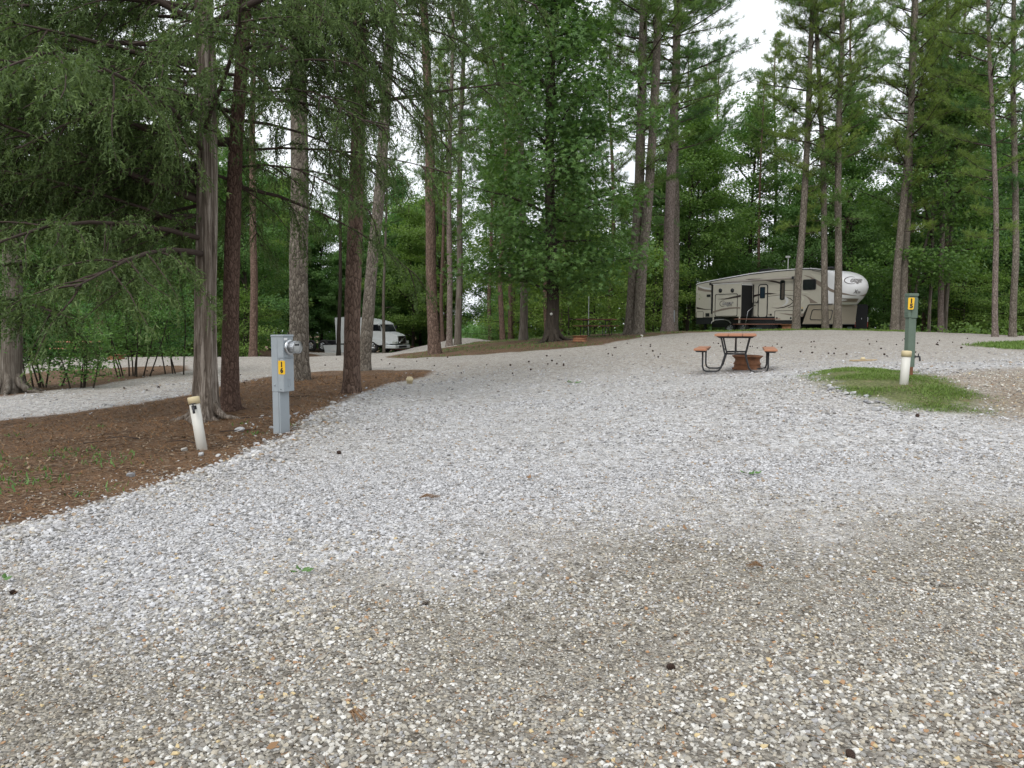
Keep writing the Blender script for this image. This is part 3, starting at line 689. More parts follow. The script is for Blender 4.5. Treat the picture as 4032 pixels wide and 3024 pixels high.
# (label, kind, xb, yb, Y, width, xt at y=0, height, options)
MAIN = [
 ('thick lichen-spotted trunk at the far left edge of the gravel road', 'grey', 22, 848, 16.5, 40, 12, 22, dict(bark='grey_bark', crown=None, roots=.5)),
 ('pine with dark trunk rising behind the two bushes on the left', 'pine', 216, 771, 35, 13, 212, 22, dict(bark='pine_bark_dark', crown=0)),
 ('slim dark pine just left of the reddish cedar stem, beyond the road', 'pine', 547, 772, 38, 17, 548, 23, dict(bark='pine_bark_dark', crown=1)),
 ('broad grey pine with scaly bark right behind the grey meter post', 'pine', 645, 820, 18.5, 41, 640, 25, dict(bark='pine_bark', crown=0)),
 ('dark pine with brown scaly bark at the edge of the pine straw', 'pine', 759, 852, 14.2, 35, 768, 20, dict(bark='pine_bark_dark', crown='cedar')),
 ('pale pine leaning right close behind the dark scaly pine', 'pine', 786, 800, 22, 26, 846, 26, dict(bark='pine_bark', crown=1)),
 ('tall brown pine standing alone on the grassy tip between both drives', 'pine', 939, 765, 31, 25, 914, 25, dict(bark='pine_bark_dark', crown=0, dy=1)),
 ('slender straight pine just right of the pine on the grassy tip', 'pine', 970, 748, 43, 13, 976, 25, dict(bark='pine_bark_far', crown=3)),
 ('pine with forked upper limbs left of the star-leaved tree', 'pine', 988, 747, 46, 15, 1003, 24, dict(bark='grey_bark', crown=1)),
 ('pale stem half hidden under the left side of the star-leaved tree', 'pine', 1131, 735, 35, 18, 1128, 18, dict(bark='grey_bark', crown=None)),
 ('left stem of the twin pines beside the rusty fire ring and far table', 'pine', 1362, 722, 34, 25, 1395, 25, dict(bark='pine_bark', crown=3, roots=.3)),
 ('right stem of the twin pines, touching the left one at its foot', 'pine', 1379, 723, 33.6, 23, 1425, 25, dict(bark='pine_bark', crown=0, roots=.3)),
 ('grey pine directly left of the small grey power post', 'pine', 1442, 716, 37, 24, 1462, 26, dict(bark='pine_bark_far', crown=2)),
 ('pine hidden close behind the one by the small grey power post', 'pine', 1455, 716, 41, 17, 1466, 24, dict(bark='pine_bark', crown=1)),
 ('thin leafy tree between the small power post and the trailer', 'broad', 1483, 716, 53, 8, 1520, 16, dict(bark='dark_bark', crown='b1')),
 ('leftmost pine in front of the travel trailer, with a knot hole', 'pine', 1719, 713, 38, 16, 1758, 24, dict(bark='pine_bark', crown=2)),
 ('thinnest of the three pines in front of the travel trailer', 'pine', 1783, 713, 38, 14, 1766, 23, dict(bark='pine_bark', crown=3)),
 ('rightmost pine in front of the travel trailer, before its white cap', 'pine', 1809, 713, 37.6, 16, 1818, 25, dict(bark='pine_bark', crown=2)),
 ('left of the pair of tall pines behind the green power post', 'pine', 1932, 716, 40, 17, 1980, 26, dict(bark='pine_bark', crown=2)),
 ('right of the pair of tall pines behind the green power post', 'pine', 1949, 716, 40.5, 16, 1976, 25, dict(bark='pine_bark', crown=3)),
 ('thin stem slanting right beside the pair of tall pines', 'broad', 1962, 716, 42, 7, 2140, 15, dict(bark='grey_bark', crown='b3')),
 ('very thin grey stem between the pine pair and the stout grey pine', 'pine', 2006, 721, 42, 7, 2022, 18, dict(bark='grey_bark', crown=3)),
 ('stout grey pine right of the thinnest stem near the green post', 'pine', 2031, 722, 42, 12, 2048, 24, dict(bark='pine_bark_far', crown=2)),
 ('pine leaning right just beside the stout grey pine', 'pine', 2040, 722, 43, 9, 2085, 23, dict(bark='grey_bark', crown=3)),
 ('pine with orange-brown foot behind the small grass strip at right', 'pine', 2149, 728, 34, 12, 2140, 22, dict(bark='pine_bark_far', crown=2)),
 ('thin dark trunk crossing the sleeper box of the white truck', 'pine', 731, 762, 60, 9, 741, 20, dict(bark='dark_bark', crown=1)),
 ('slim grey trunk standing in front of the white truck hood', 'pine', 829, 760, 59, 7, 838, 19, dict(bark='grey_bark', crown=0)),
 ('pine at the right edge of view beyond the grass strip', 'pine', 2187, 729, 35, 14, 2195, 25, dict(bark='pine_bark', crown=3)),
]
def put_crown(t, kind, h, proto_h, seed):
    me = PINE[kind] if isinstance(kind, int) else (BROAD[int(kind[1:])] if kind[0] == 'b' else UNDER[int(kind[1:])])
    c = link('crown', me, t); s = h/proto_h; wd = 1.3 if 9 < seed < 14 else 1; c.scale = (s*wd, s*wd, s); c.rotation_euler = (0, 0, seed*1.7); return c
PH = {0:17, 1:15, 2:20, 3:13}; UH = {0:6.5, 1:5.0}
TREE = {}
for i, (lab, kind, xb, yb, Y, w, xt, h, op) in enumerate(MAIN):
    B = unp(xb, yb, Y); T = unp(xt, 0, Y); B.z = gz(B.x, B.y)
    r = w*K*Y/F/2
    t_ = empty('pine_tree' if kind == 'pine' else 'broadleaf_tree', B, 0, lab, 'tree', 'trees standing round the gravel drives'); aim(t_, B, T); TREE[i] = t_
    near = Y < 25
    link('trunk', trunk_mesh('trunk', h, r, r*.35 if kind == 'pine' else r*.2, M[op['bark']], 100+i, 30 if near else 14, 90 if near else 26, flare=.3, roots=op.get('roots', .12), stubs=5 if not near else 2, bend=.07 if kind == 'pine' else .2), t_)
    cr = op['crown']
    if cr is None or cr == 'cedar': continue
    ph = 24 if isinstance(cr, int) else PH[int(cr[1:])]
    put_crown(t_, cr, h, ph, i)

# ---- the star-leaved tree
B = unp(1192, 740, 30); B.z = gz(B.x, B.y)
sg = empty('sweetgum_tree', B, 0, 'dense dark green star-leaved tree in the middle with a white paint dot on its trunk', 'tree')
link('trunk', trunk_mesh('trunk', 19, .25, .05, M['dark_bark'], 7, 20, 50, flare=.3, roots=.3, bend=.12), sg)
link('crown', broad_crown('crown', 77, 19.5, 1.9, 3.75, 48000, .14, 'star', M['gum'], nl=62, cr=.40, flat=.75, top=.9), sg)
mb = MB(); mb.lathe([(.0, 0), (.055, 0), (.05, .012), (0, .014)], 14, (-.04, -.262, 1.05), 'Y'); mb.build('paint_dot', plain('faded_white_paint', (.5,.5,.46), .8, dirt=.6), sg)

# ---- cedars in front, left
def strings(rs, anchors, dirs, n_leaf=10, ln=.22):
    n = len(anchors); d = norm(dirs+rs.normal(size=(n,3))*.25); down = np.array([0,0,-1.])
    L_ = ln*rs.uniform(.5, 1.3, n)[:,None]
    ti = rs.normal(.45, .22, n)
    V, T, fr = [], [], []
    side = norm(np.cross(d, rs.normal(size=(n,3))))
    def pt(t): return anchors+d*L_*t*(1-.35*t)+down*L_*(t**1.6)*.55
    prev = pt(0)
    a = .0035
    for t0, t1 in ((0,.5),(.5,1.0)):
        p, q = pt(t0), pt(t1); V.append(np.stack([p-side*a, p+side*a, q], 1)); T.append(np.clip(ti-.35, 0, 1))
    for j in range(n_leaf):
        t_ = (j+rs.random((n,1)))/n_leaf; p = pt(t_); tangent = norm(pt(t_+.08)-p)
        u = norm(tangent*.8+rs.normal(size=(n,3))*.75+down*.1); s = norm(np.cross(u, rs.normal(size=(n,3))))*rs.uniform(.0055, .0115, (n,1))
        l = rs.uniform(.03, .075, (n,1))
        V.append(np.stack([p-s, p+s, p+u*l], 1)); T.append(np.clip(ti+rs.normal(0, .12, n), 0, 1))
    V = np.concatenate(V).reshape(-1, 3); T = np.repeat(np.concatenate(T), 3)
    return V, np.arange(len(V)).reshape(-1, 3), T
def cedar_crown(name, seed, limbs, density=1.0, sub=1.0):
    """limbs: (start, direction, length, droop, radius) in tree space"""
    rr = random.Random(seed); rs = np.random.default_rng(seed); mb = MB(); A, Dr = [], []
    for (p0, d, L_, droop, r) in limbs:
        n = max(5, int(L_/.6)); P = bez(p0, d, L_, droop, rr, n, .13)
        mb.tube(P, [max(.008, r*(1-k/(n+.6))) for k in range(n+1)], 6, caps=False)
        for k in range(1, n+1):
            for s in range(max(1, round((3 if k > 1 else 1)*sub))):
                dd = (P[k]-P[k-1]).normalized(); sd = Vector((-dd.y, dd.x, 0)).normalized()*rr.choice((-1,1))
                l2 = rr.uniform(.5, 1.5)*(1.15-.5*k/n)*min(1, L_/3)
                st = P[k-1].lerp(P[k], rr.random())
                Pp = bez(st, dd*rr.uniform(.3,.9)+sd*rr.uniform(.3,1)+Vector((0,0,rr.uniform(-.7,.35))), l2, -.55, rr, 5, .22)
                mb.tube(Pp, [.014,.011,.009,.007,.005,.003], 4, caps=False)
                m_ = int(l2*46*density)
                for q in range(m_):
                    f = (q+rr.random())/m_*5; i_ = min(4, int(f)); p = Pp[i_].lerp(Pp[i_+1], f-i_)
                    A.append((p.x+rr.gauss(0,.05), p.y+rr.gauss(0,.05), p.z+rr.gauss(0,.04)))
                    w_ = (Pp[i_+1]-Pp[i_]).normalized(); Dr.append((w_.x+rr.gauss(0,.6), w_.y+rr.gauss(0,.6), w_.z+rr.gauss(-.1,.4)))
    A, Dr = np.array(A), norm(np.array(Dr))
    V, Fc, T = strings(rs, A, Dr)
    print(name, 'strings', len(A), 'tris', len(Fc))
    return leafy(name, mb, V, Fc, T, [M['cedar'], M['twig']])
def limbset(seed, z0, z1, n, lmin, lmax, bias, r=.05, up=.1, droop=-.35):
    rr = random.Random(seed); out = []
    for i in range(n):
        z = z0+(z1-z0)*(i+rr.random())/n
        if rr.random() < bias[1]: a = bias[0]+rr.gauss(0, .6)
        else: a = rr.uniform(0, 6.28)
        out.append(((0,0,z), (math.cos(a), math.sin(a), up+rr.uniform(-.2,.35)), rr.uniform(lmin, lmax), droop+rr.uniform(-.2,.2), r*rr.uniform(.6,1.2)))
    return out
B = unp(443, 908, 10.8); B.z = gz(B.x, B.y); T = unp(437, 0, 10.8)
c1 = empty('cedar_tree', B, 0, 'front cedar with pale furrowed bark and spreading roots behind the leaning white pipe', 'tree'); aim(c1, B, T)
link('trunk', trunk_mesh('trunk', 11, .155, .06, M['cedar_bark'], 201, 40, 90, flare=.4, flute=.18, roots=.6, bend=.05, rough=.05, stubs=0), c1)
lim = limbset(1, 2.3, 7.5, 42, 2.6, 4.8, (math.pi*1.02, .62), .045)
lim += [((0,0,3.4), (-1,.05,-.12), 4.6, -.12, .042), ((0,0,4.3), (-1,-.35,.1), 4.6, -.3, .05), ((0,0,3.0), (-.9,.5,.05), 4.0, -.5, .028), ((0,0,4.9), (-1,.3,.2), 5.2, -.3, .05), ((0,0,5.4), (-.8,-.7,.25), 4.4, -.4, .045), ((0,0,3.6),(-.7,.8,.1),4.6,-.45,.045)]
link('crown', cedar_crown('crown', 301, lim, .78), c1)
B = unp(497, 890, 11.6); B.z = gz(B.x, B.y); T = unp(527, 0, 11.6)
c2 = empty('cedar_tree', B, 0, 'reddish brown cedar just right of the pale furrowed one, with a bowed limb', 'tree'); aim(c2, B, T)
link('trunk', trunk_mesh('trunk', 11, .128, .05, M['pine_bark_red'], 202, 22, 50, flare=.25, roots=.2, bend=.09, rough=.05), c2)
lim = limbset(2, 3.2, 8, 30, 1.8, 3.2, (math.pi*.1, .3), .032, droop=-.6)
lim += [((0,0,4.0), (-1,-.2,-.08), 4.9, -.25, .075), ((0,0,4.6), (.9,-.3,.1), 2.8, -.5, .035)]
link('crown', cedar_crown('crown', 302, lim, .62), c2)
# the dark scaly one carries a hanging cedar crown
t4 = TREE[4]; lim = limbset(3, 5.2, 10.5, 34, 1.5, 2.8, (math.pi*1.0, .1), .03, droop=-.6)
lim += [((0,0,5.2), (1,-.1,.2), 3.0, -.25, .045), ((0,0,7.2), (1,-.2,.3), 4.2, -.25, .05), ((0,0,7.6), (.9,-.6,.3), 4.2, -.3, .05)]
link('crown', cedar_crown('crown', 303, lim, .55), t4)
# a cedar standing outside the left edge reaches in
B = Vector((-8.4, 11.5, 0)); B.z = gz(B.x, B.y)
c3 = empty('cedar_tree', B, 0, 'cedar outside the left edge whose drooping boughs fill the upper left corner', 'tree')
link('trunk', trunk_mesh('trunk', 10, .13, .05, M['cedar_bark'], 203, 16, 30, flute=.1), c3)
link('crown', cedar_crown('crown', 304, limbset(4, 2.0, 7.5, 24, 2.2, 3.6, (0, .6), .045), .75), c3)

def roots(t_, r, mat, n, lmin, lmax, seed):
    rr = random.Random(seed); bx, by, bz = t_.location; q = t_.rotation_euler.to_matrix().inverted()
    for i in range(n):
        a = i*6.283/n+rr.uniform(-.4, .4); l = rr.uniform(lmin, lmax); P = []
        for s in (.0, .15, .35, .6, 1.0):
            aa = a+.25*s*math.sin(i*2+s*3); d = r*.5+l*s; x, y = bx+math.cos(aa)*d, by+math.sin(aa)*d
            lift = {0:.30, .15:.13, .35:.035, .6:.005, 1.0:-.04}[s]*(r/.15)
            P.append(q @ Vector((x-bx, y-by, gz(x, y)+lift-bz)))
        mb = MB(); mb.tube(P, [r*.42, r*.38, r*.27, r*.17, r*.06], 8); mb.build('root', mat, t_)
roots(c1, .16, M['cedar_bark'], 7, .28, .75, 1); roots(c2, .13, M['pine_bark_red'], 5, .08, .25, 2); roots(TREE[4], .16, M['pine_bark_dark'], 5, .08, .22, 3)
roots(TREE[3], .24, M['pine_bark'], 6, .1, .35, 4); roots(sg, .27, M['dark_bark'], 7, .4, 1.2, 5); roots(TREE[10], .24, M['pine_bark'], 5, .3, 1.0, 6); roots(TREE[11], .22, M['pine_bark'], 5, .2, .6, 7); roots(TREE[0], .24, M['grey_bark'], 6, .3, .9, 8)
# ---- bushes and saplings on the left
def bush_mesh(seed, h, rad, nst, nleaf, ls):
    rr = random.Random(seed); rs = np.random.default_rng(seed); mb = MB(); ctr = []
    for i in range(nst):
        a = rr.uniform(0, 6.28); q = rr.uniform(0, .35)*rad; x0, y0 = math.cos(a)*q, math.sin(a)*q
        P = bez((x0, y0, -.1), (x0*.5+rr.gauss(0,.12), y0*.5+rr.gauss(0,.12), 1), h*rr.uniform(.7, 1), 0, rr, 6, .1)
        mb.tube(P, [.022*(1-k/7.5) for k in range(7)], 5, caps=False)
        for k in range(2, 7):
            for s in range(3):
                a = rr.uniform(0, 6.28); Pp = bez(P[k], (math.cos(a), math.sin(a), rr.uniform(-.1,.3)), rr.uniform(.25, .6)*rad, -.2, rr, 3, .15)
                mb.tube(Pp, [.007,.006,.004,.003], 3, caps=False); ctr += Pp[1:]
    ctr = np.array([tuple(c) for c in ctr]); n = nleaf; idx = rs.integers(0, len(ctr), n)
    pos = ctr[idx]+rs.normal(size=(n,3))*np.array([.13,.13,.07]); X, Y_, Z = frames(rs, rs.normal(size=(n,3))*.5+np.array([0,-.1,.8]))
    tv, tf = leaf_shape('d'); tv = tv*np.array([.75,1,1])
    V, Fc, T = scatter_tris(rs, tv, tf, pos, X, Y_, Z, ls*rs.uniform(.6,1.2,n), np.clip(rs.normal(.5,.2,len(ctr))[idx]+rs.normal(0,.12,n), 0, 1))
    return mb, V, Fc, T
def bush(lab, px, py, Y, seed, h, rad, nst, nleaf, ls=.085, group='young leafy bushes beside the gravel road'):
    p = unp(px, py, Y); p.z = gz(p.x, p.y); mb, V, Fc, T = bush_mesh(seed, h, rad, nst, nleaf, ls)
    o = empty('leafy_bush', p, 0, lab, 'bush', group)
    W, WQ = wood_arrays(mb); me = raw_mesh('stems', W, [(WQ, 0, True)], [M['dark_bark']]); link('stems', me, o)
    f = link('foliage', raw_mesh('foliage', V, [(Fc, 0, False)], [M['bush']], {'tint': T}), o); return o
bush('tall loose bush right of the lichen-spotted trunk, screening the far left table', 100, 840, 17.6, 61, 2.9, 1.5, 7, 5200)
bush('low leafy shrub with thin stems at the road edge, right of the tall loose bush', 175, 838, 17.4, 62, 1.5, .8, 5, 1400)
bush('fresh green bush of many thin stems between the far left table and the cedars', 290, 806, 21, 63, 3.2, 1.8, 9, 6500)
bush('slim leafy sapling at the right end of the fresh green bush', 378, 800, 22, 64, 4.2, 1.3, 4, 4200)

# ---- the woods behind
def wood_tree(kind, proto, x, y, h, seed, lab, grp, bark='dark_bark', name='broadleaf_tree'):
    rr = random.Random(seed); z = gz(x, y)-.1
    key = (kind, proto)
    t_ = empty(name, (x, y, z), rr.uniform(0, 6.28), lab, 'tree', grp)
    ph = 24 if kind == 'p' else (PH[proto] if kind == 'b' else UH[proto]); s = h/ph
    if key not in TR:
        r = {'p': .17, 'b': .15, 'u': .05}[kind]
        TR[key] = trunk_mesh('trunk', ph, r, r*.25, M[bark], hash(key) % 97 if False else 300+proto*7+ord(kind), 9, 14, flare=.3, bend=.15, stubs=3)
    tk = link('trunk', TR[key], t_); tk.scale = (s, s, s)
    me = PINE[proto] if kind == 'p' else BROAD[proto] if kind == 'b' else UNDER[proto]
    c = link('crown', me, t_); c.scale = (s, s, s)
    return t_
TR = {}
rb = random.Random(99)
def clear(x, y, m=0):
    k = x/y
    if -.34 < k < -.10 and y < 73: return False        # truck and its drive
    if -.070 < k < -.036 and y > 43: return False       # gap down the road
    if .2 < k < .55 and y < 54.5+m: return False         # trailer
    if k > .1 and y < 46: return False
    return True
specs = []
def where(x, y):
    k = x/y
    if k < -.33: return 'in the woods beyond the far left table'
    if k < -.13: return 'in the woods behind the white truck'
    if k < .0: return 'in the woods left of the star-leaved tree'
    if k < .2: return 'in the woods behind the twin pines'
    if k < .47: return 'in the woods behind the travel trailer'
    return 'in the woods behind the green power post'
for i in range(135):
    y = rb.uniform(50, 84); x = rb.uniform(-.80, .80)*y
    specs.append(('b', rb.randrange(4), x, y, rb.uniform(10, 17)))
for i in range(26):
    y = rb.uniform(41, 52); x = rb.uniform(-.80, -.33)*y; specs.append(('b', rb.randrange(4), x, y, rb.uniform(11, 18)))
for i in range(110):
    y = rb.uniform(47, 66); x = rb.uniform(-.78, .78)*y; specs.append(('u', rb.randrange(2), x, y, rb.uniform(4, 7.5)))
for i in range(24):
    y = rb.uniform(39, 47); x = rb.uniform(-.78, -.28)*y; specs.append(('u', rb.randrange(2), x, y, rb.uniform(3.5, 6.5)))
for i in range(64):
    y = rb.uniform(44, 74); x = rb.uniform(-.75, .75)*y; specs.append(('p', rb.randrange(4), x, y, rb.uniform(19, 27)))
done = []
specs += [('p', j_ % 2, k_*y_, y_, h_) for j_, (k_, y_, h_) in enumerate([(-.12,66,25),(-.105,60,22),(-.085,72,26),(-.028,58,23),(-.012,66,25),(-.09,54,20),(.225,62,24),(.262,68,26),(.30,58,22),(.335,64,25),(.35,57,21),(.245,75,27),(.0,52,21)])]
specs += [('b', 2, -.115*74, 74, 19), ('b', 0, -.095*70, 70, 17), ('b', 2, -.02*76, 76, 20), ('b', 1, .31*61, 61, 19), ('b', 3, .285*67, 67, 18), ('b', 0, .02*62, 62, 17)]
for i, (k, p, x, y, h) in enumerate(specs):
    if not clear(x, y): continue
    dmin = {'b': 2.6, 'u': 1.9, 'p': 2.2}[k]
    if any(kk == k and (x-a)**2+(y-b_)**2 < dmin**2 for kk, a, b_ in done): continue
    done.append((k, x, y))
    wh = where(x, y)
    if k == 'p': wood_tree('p', p, x, y, h, i, 'slender dark-stemmed pine standing back '+wh, 'slender pines '+wh, 'pine_bark_dark', 'pine_tree')
    elif k == 'b': wood_tree('b', p, x, y, h, i, 'tall leafy broadleaf tree '+wh, 'broadleaf trees '+wh)
    else: wood_tree('u', p, x, y, h, i, 'low bright green layered tree '+wh, 'low understory trees '+wh)
# beyond the truck and down the gap
for i, (x, y, h, p) in enumerate([(-11.5,76,14,0),(-15,78,16,2),(-19.5,79,15,1),(-23,76,16,0),(-26,80,17,2),(-13,86,16,3),(-17.5,88,18,2),(-10,84,12,3),(-12,74.5,9,1),(-14,75.5,10,3),(-17,76.5,10,0),(-20.5,76,11,3),(-24.5,78,18,1),(-9.5,79,15,1),(-13.5,92,22,2),(-20,93,22,0),(-26,90,21,2),(-11,96,20,1),(-8.2,88,17,0)]):
    wood_tree('b', p, x, y, h, 500+i, 'tall leafy broadleaf tree '+where(x, y), 'broadleaf trees '+where(x, y))
# far-off wood mass
rs = np.random.default_rng(8); n = 60000
th = rs.uniform(-.80, .80, n); yy = rs.uniform(88, 118, n); xx = th*yy
hmax = 9.5+3*np.sin(th*17)+2.5*np.sin(th*41+1)+1.5*np.sin(th*83)
gap = (th > -.078) & (th < -.03); hmax = np.where(gap, 0.5, hmax); yy = np.where(gap, yy+60, yy); hmax = np.where(gap, 8.5+1.5*np.sin(th*300), hmax); xx = th*yy
pos = np.stack([xx, yy, gzv(xx, yy)+hmax*rs.random(n)**.8], 1)
X, Y_, Z = frames(rs, rs.normal(size=(n,3))*.6+np.array([0,-.3,.8])); tv, tf = leaf_shape('d')
blob = .5+.25*np.sin(xx*.9+pos[:,2]*1.1)+rs.normal(0, .15, n)
V, Fc, T = scatter_tris(rs, tv, tf, pos, X, Y_, Z, rs.uniform(.5, 1.0, n), np.clip(blob, 0, 1))
tag(link('distant_woods', raw_mesh('distant_woods', V, [(Fc, 0, False)], [M['leaf']], {'tint': T})), 'far-off mass of green woodland closing the view', kind='stuff')
# undergrowth along the edge of the woods
n = 26000; xx = rs.uniform(-42, 42, n); yy = rs.uniform(39, 62, n)
k = (sdf(FOREST, xx, yy) > .4) | ((sdf(FOREST, xx, yy) > -2) & (xx > 3) & (yy > 50)); k &= ~((xx/yy < -.13) & (xx/yy > -.33) & (yy < 71))
k &= ~((xx > -5) & (xx < -.5)&(yy>42)); xx, yy = xx[k], yy[k]; n = len(xx)
hh_ = np.clip(.5+.35*np.sin(xx*.8+yy)+.3*np.sin(xx*2.1), .15, 1.3)
pos = np.stack([xx, yy, gzv(xx, yy)+hh_*rs.random(n)], 1); X, Y_, Z = frames(rs, rs.normal(size=(n,3))*.5+np.array([0,-.2,.8]))
V, Fc, T = scatter_tris(rs, tv, tf, pos, X, Y_, Z, rs.uniform(.10, .22, n), np.clip(rs.normal(.4,.2,n), 0, 1))
tag(link('undergrowth', raw_mesh('undergrowth', V, [(Fc, 0, False)], [M['leaf_under']], {'tint': T})), 'low green undergrowth along the foot of the woods', kind='stuff')
# ------------------------------------------------------------------ made things
M['grey_paint'] = plain('grey_painted_steel', (.33,.37,.40), .55, var=.05, dirt=.15, vscale=5)
M['green_paint'] = plain('green_paint', (.12,.165,.13), .7, var=.15, dirt=.3, vscale=9, dirtcol=(.06,.08,.05))
M['yellow'] = plain('yellow_plate', (.80,.48,.02), .5, var=.05)
M['black'] = plain('black_metal', (.02,.021,.024), .35, var=.2)
M['black_print'] = plain('black_print', (.02,.014,.012), .6, var=.05)
M['pvc'] = plain('white_plastic_pipe', (.62,.61,.56), .5, var=.05, dirt=.28, vscale=7, dirtcol=(.33,.29,.22))
M['cream'] = plain('cream_plastic_cap', (.62,.52,.32), .5, var=.06, dirt=.15)
M['alu'] = plain('aluminium', (.62,.64,.66), .28, 1.0, var=.05)
M['dark_metal'] = plain('dark_tap_metal', (.05,.05,.055), .45, .6, var=.3)
M['rust'] = plain('rusty_steel', (.26,.12,.06), .85, .1, var=.5, vscale=9, dirt=.8, dirtcol=(.06,.035,.028), bmp=.004)
M['wood_board'] = plain('weathered_board', (.44,.34,.21), .85, var=.25, vscale=12, dirt=.3)
M['plank'] = plain('terracotta_plastic_lumber', (.40,.185,.105), .6, var=.08, vscale=5, dirt=.15, dirtcol=(.22,.11,.07))
M['plank_dark'] = plain('brown_lumber', (.20,.085,.055), .7, var=.15)
M['white_print'] = plain('white_sticker', (.75,.75,.75), .5)

def text_mesh(s, size, shear=0, extrude=.001, offset=0, align='CENTER', bold=0):
    cu = bpy.data.curves.new('t', 'FONT'); cu.body = s; cu.size = size; cu.shear = shear; cu.extrude = extrude; cu.offset = bold; cu.align_x = align; cu.align_y = 'CENTER'; cu.resolution_u = 3
    o = bpy.data.objects.new('t', cu); COL.objects.link(o)
    dg = bpy.context.evaluated_depsgraph_get(); me = bpy.data.meshes.new_from_object(o.evaluated_get(dg))
    bpy.data.objects.remove(o); return me
def put_text(name, me, mat, parent, Mx):
    me.transform(Mx); me.materials.clear(); me.materials.append(mat); me.update(); return link(name, me, parent)
def basis(o, x, z):         # text x axis, up axis -> matrix
    x = Vector(x).normalized(); z = Vector(z).normalized(); n = x.cross(z)
    return Matrix(((x.x, z.x, n.x, o[0]), (x.y, z.y, n.y, o[1]), (x.z, z.z, n.z, o[2]), (0,0,0,1)))

def sign(parent, c, xdir, digits, w=.079, h=.163, tear=False):
    xd = Vector(xdir).normalized(); Mx = basis(c, xd, (0,0,1))
    mb = MB(); pl = rrect(-w/2, w/2, -h/2, h/2, .014)
    if tear: pl = [(p if p[1] > .02 or p[0] < 0 else (p[0]-.010*(.02-p[1])/.1, p[1])) for p in pl]
    mb.prism(pl, -.0015, .0015, 'z'); o = mb.build('number_plate', M['yellow'], parent); o.data.transform(Mx)
    for k, ch in enumerate(digits):
        me = text_mesh(ch, .078, extrude=.0006, bold=.0045)
        xs = [v.co.x for v in me.vertices]; ys = [v.co.y for v in me.vertices]; me.transform(Matrix.Translation((-(max(xs)+min(xs))/2+.002, -(max(ys)+min(ys))/2, 0)))
        put_text('digit', me, M['black_print'], o, Mx@Matrix.Translation((0, (.036 if k == 0 else -.032), .0025)))
    for s in (-1, 1):
        m2 = MB(); m2.lathe([(0,0),(.003,0),(.003,.002),(0,.002)], 8, (0, s*h*.45, .0016)); q = m2.build('rivet', M['black'], o); q.data.transform(Mx)

# grey meter post 16
B = unp(614, 934, 9.2); B.z = gz(B.x, B.y)
ped = empty('power_post', B, D2R(68.5), 'grey steel power post with round glass meter and yellow plate 16', 'power post')
W, Dp = .19, .175
mb = MB(); mb.box(-W/2, W/2, .0, Dp/2, -.2, .50, .004); mb.box(-W/2+.008, W/2-.008, -.018, .0, -.2, .50, .003)
mb.build('post', M['grey_paint'], ped)
mb = MB(); mb.box(-W/2-.001, W/2+.001, .0, Dp/2+.001, .503, 1.155, .003)
mb.build('back_box', M['grey_paint'], ped)
mb = MB(); mb.box(-W/2-.003, W/2+.003, -Dp/2, -.002, .505, .90, .004); mb.build('front_door', M['grey_paint'], ped)
mb = MB(); mb.box(-W/2-.001, W/2+.001, -Dp/2+.002, -.002, .915, 1.155, .003); mb.box(-W/2-.006, W/2+.006, -Dp/2-.004, -.001, .902, .914, .002); mb.build('meter_box', M['grey_paint'], ped)
mb = MB(); mb.box(-W/2-.006, W/2+.006, -Dp/2-.006, Dp/2+.006, 1.157, 1.182, .005); mb.build('lid', M['grey_paint'], ped)
mb = MB(); mb.lathe([(.0,0),(.092,0),(.096,.012),(.092,.03),(.074,.036),(.0,.036)], 40, (.012, -Dp/2+.002, 1.035), 'Y'); mt = mb.build('meter', M['alu'], ped)
mb = MB(); mb.lathe([(.074,.036),(.071,.04),(.071,.118),(.066,.122),(.066,.04)], 40, (.012, -Dp/2+.002, 1.035), 'Y', close=True); mb.build('drum', M['alu'], mt)
mb = MB(); mb.lathe([(0,.04),(.064,.04),(.064,.112),(0,.112)], 32, (.012, -Dp/2+.002, 1.035), 'Y'); mb.build('dial', plain('white_dial', (.66,.67,.66), .5), mt)
mb = MB(); mb.box(-.018, .042, -Dp/2-.113, -Dp/2-.1115, 1.050, 1.068); mb.build('display', M['black'], mt)
gm, gt_, gb = new_mat('meter_glass'); gb.inputs['Transmission Weight'].default_value = 1; gb.inputs['Roughness'].default_value = .05; gb.inputs['IOR'].default_value = 1.3
mb = MB(); mb.lathe([(.076,.030),(.076,.140),(.070,.152),(0,.156)], 40, (.012, -Dp/2+.002, 1.035), 'Y'); mb.build('glass_cover', gm, mt)
mb = MB(); mb.lathe([(.0,.0),(.014,0),(.014,.004),(0,.004)], 16, (0,0,0)); kk = mb.build('knockout', M['grey_paint'], ped); kk.rotation_euler = (0, -math.pi/2, 0); kk.location = (-W/2-.001, .045, .585)
mb = MB()
for yy, zz in ((-.045,.535),(-.03,.885)): mb.box(-W/2-.007, -W/2-.003, yy-.005, yy+.005, zz-.005, zz+.005, .001)
mb.build('screw', M['black'], ped)
mb = MB(); mb.ring(rrect(-.022,.022,.56,.66,.01), rrect(-.017,.017,.565,.655,.007), -Dp/2-.004, -Dp/2-.001); mb.build('hasp', M['grey_paint'], ped)
mb = MB(); mb.box(-.08, -.015, -Dp/2-.0005, -Dp/2+.001, 1.118, 1.146); mb.build('sticker', M['white_print'], ped)
sign(ped, (-W/2-.0055, -.0625, .795), (0, -1, 0), '16', w=.098)

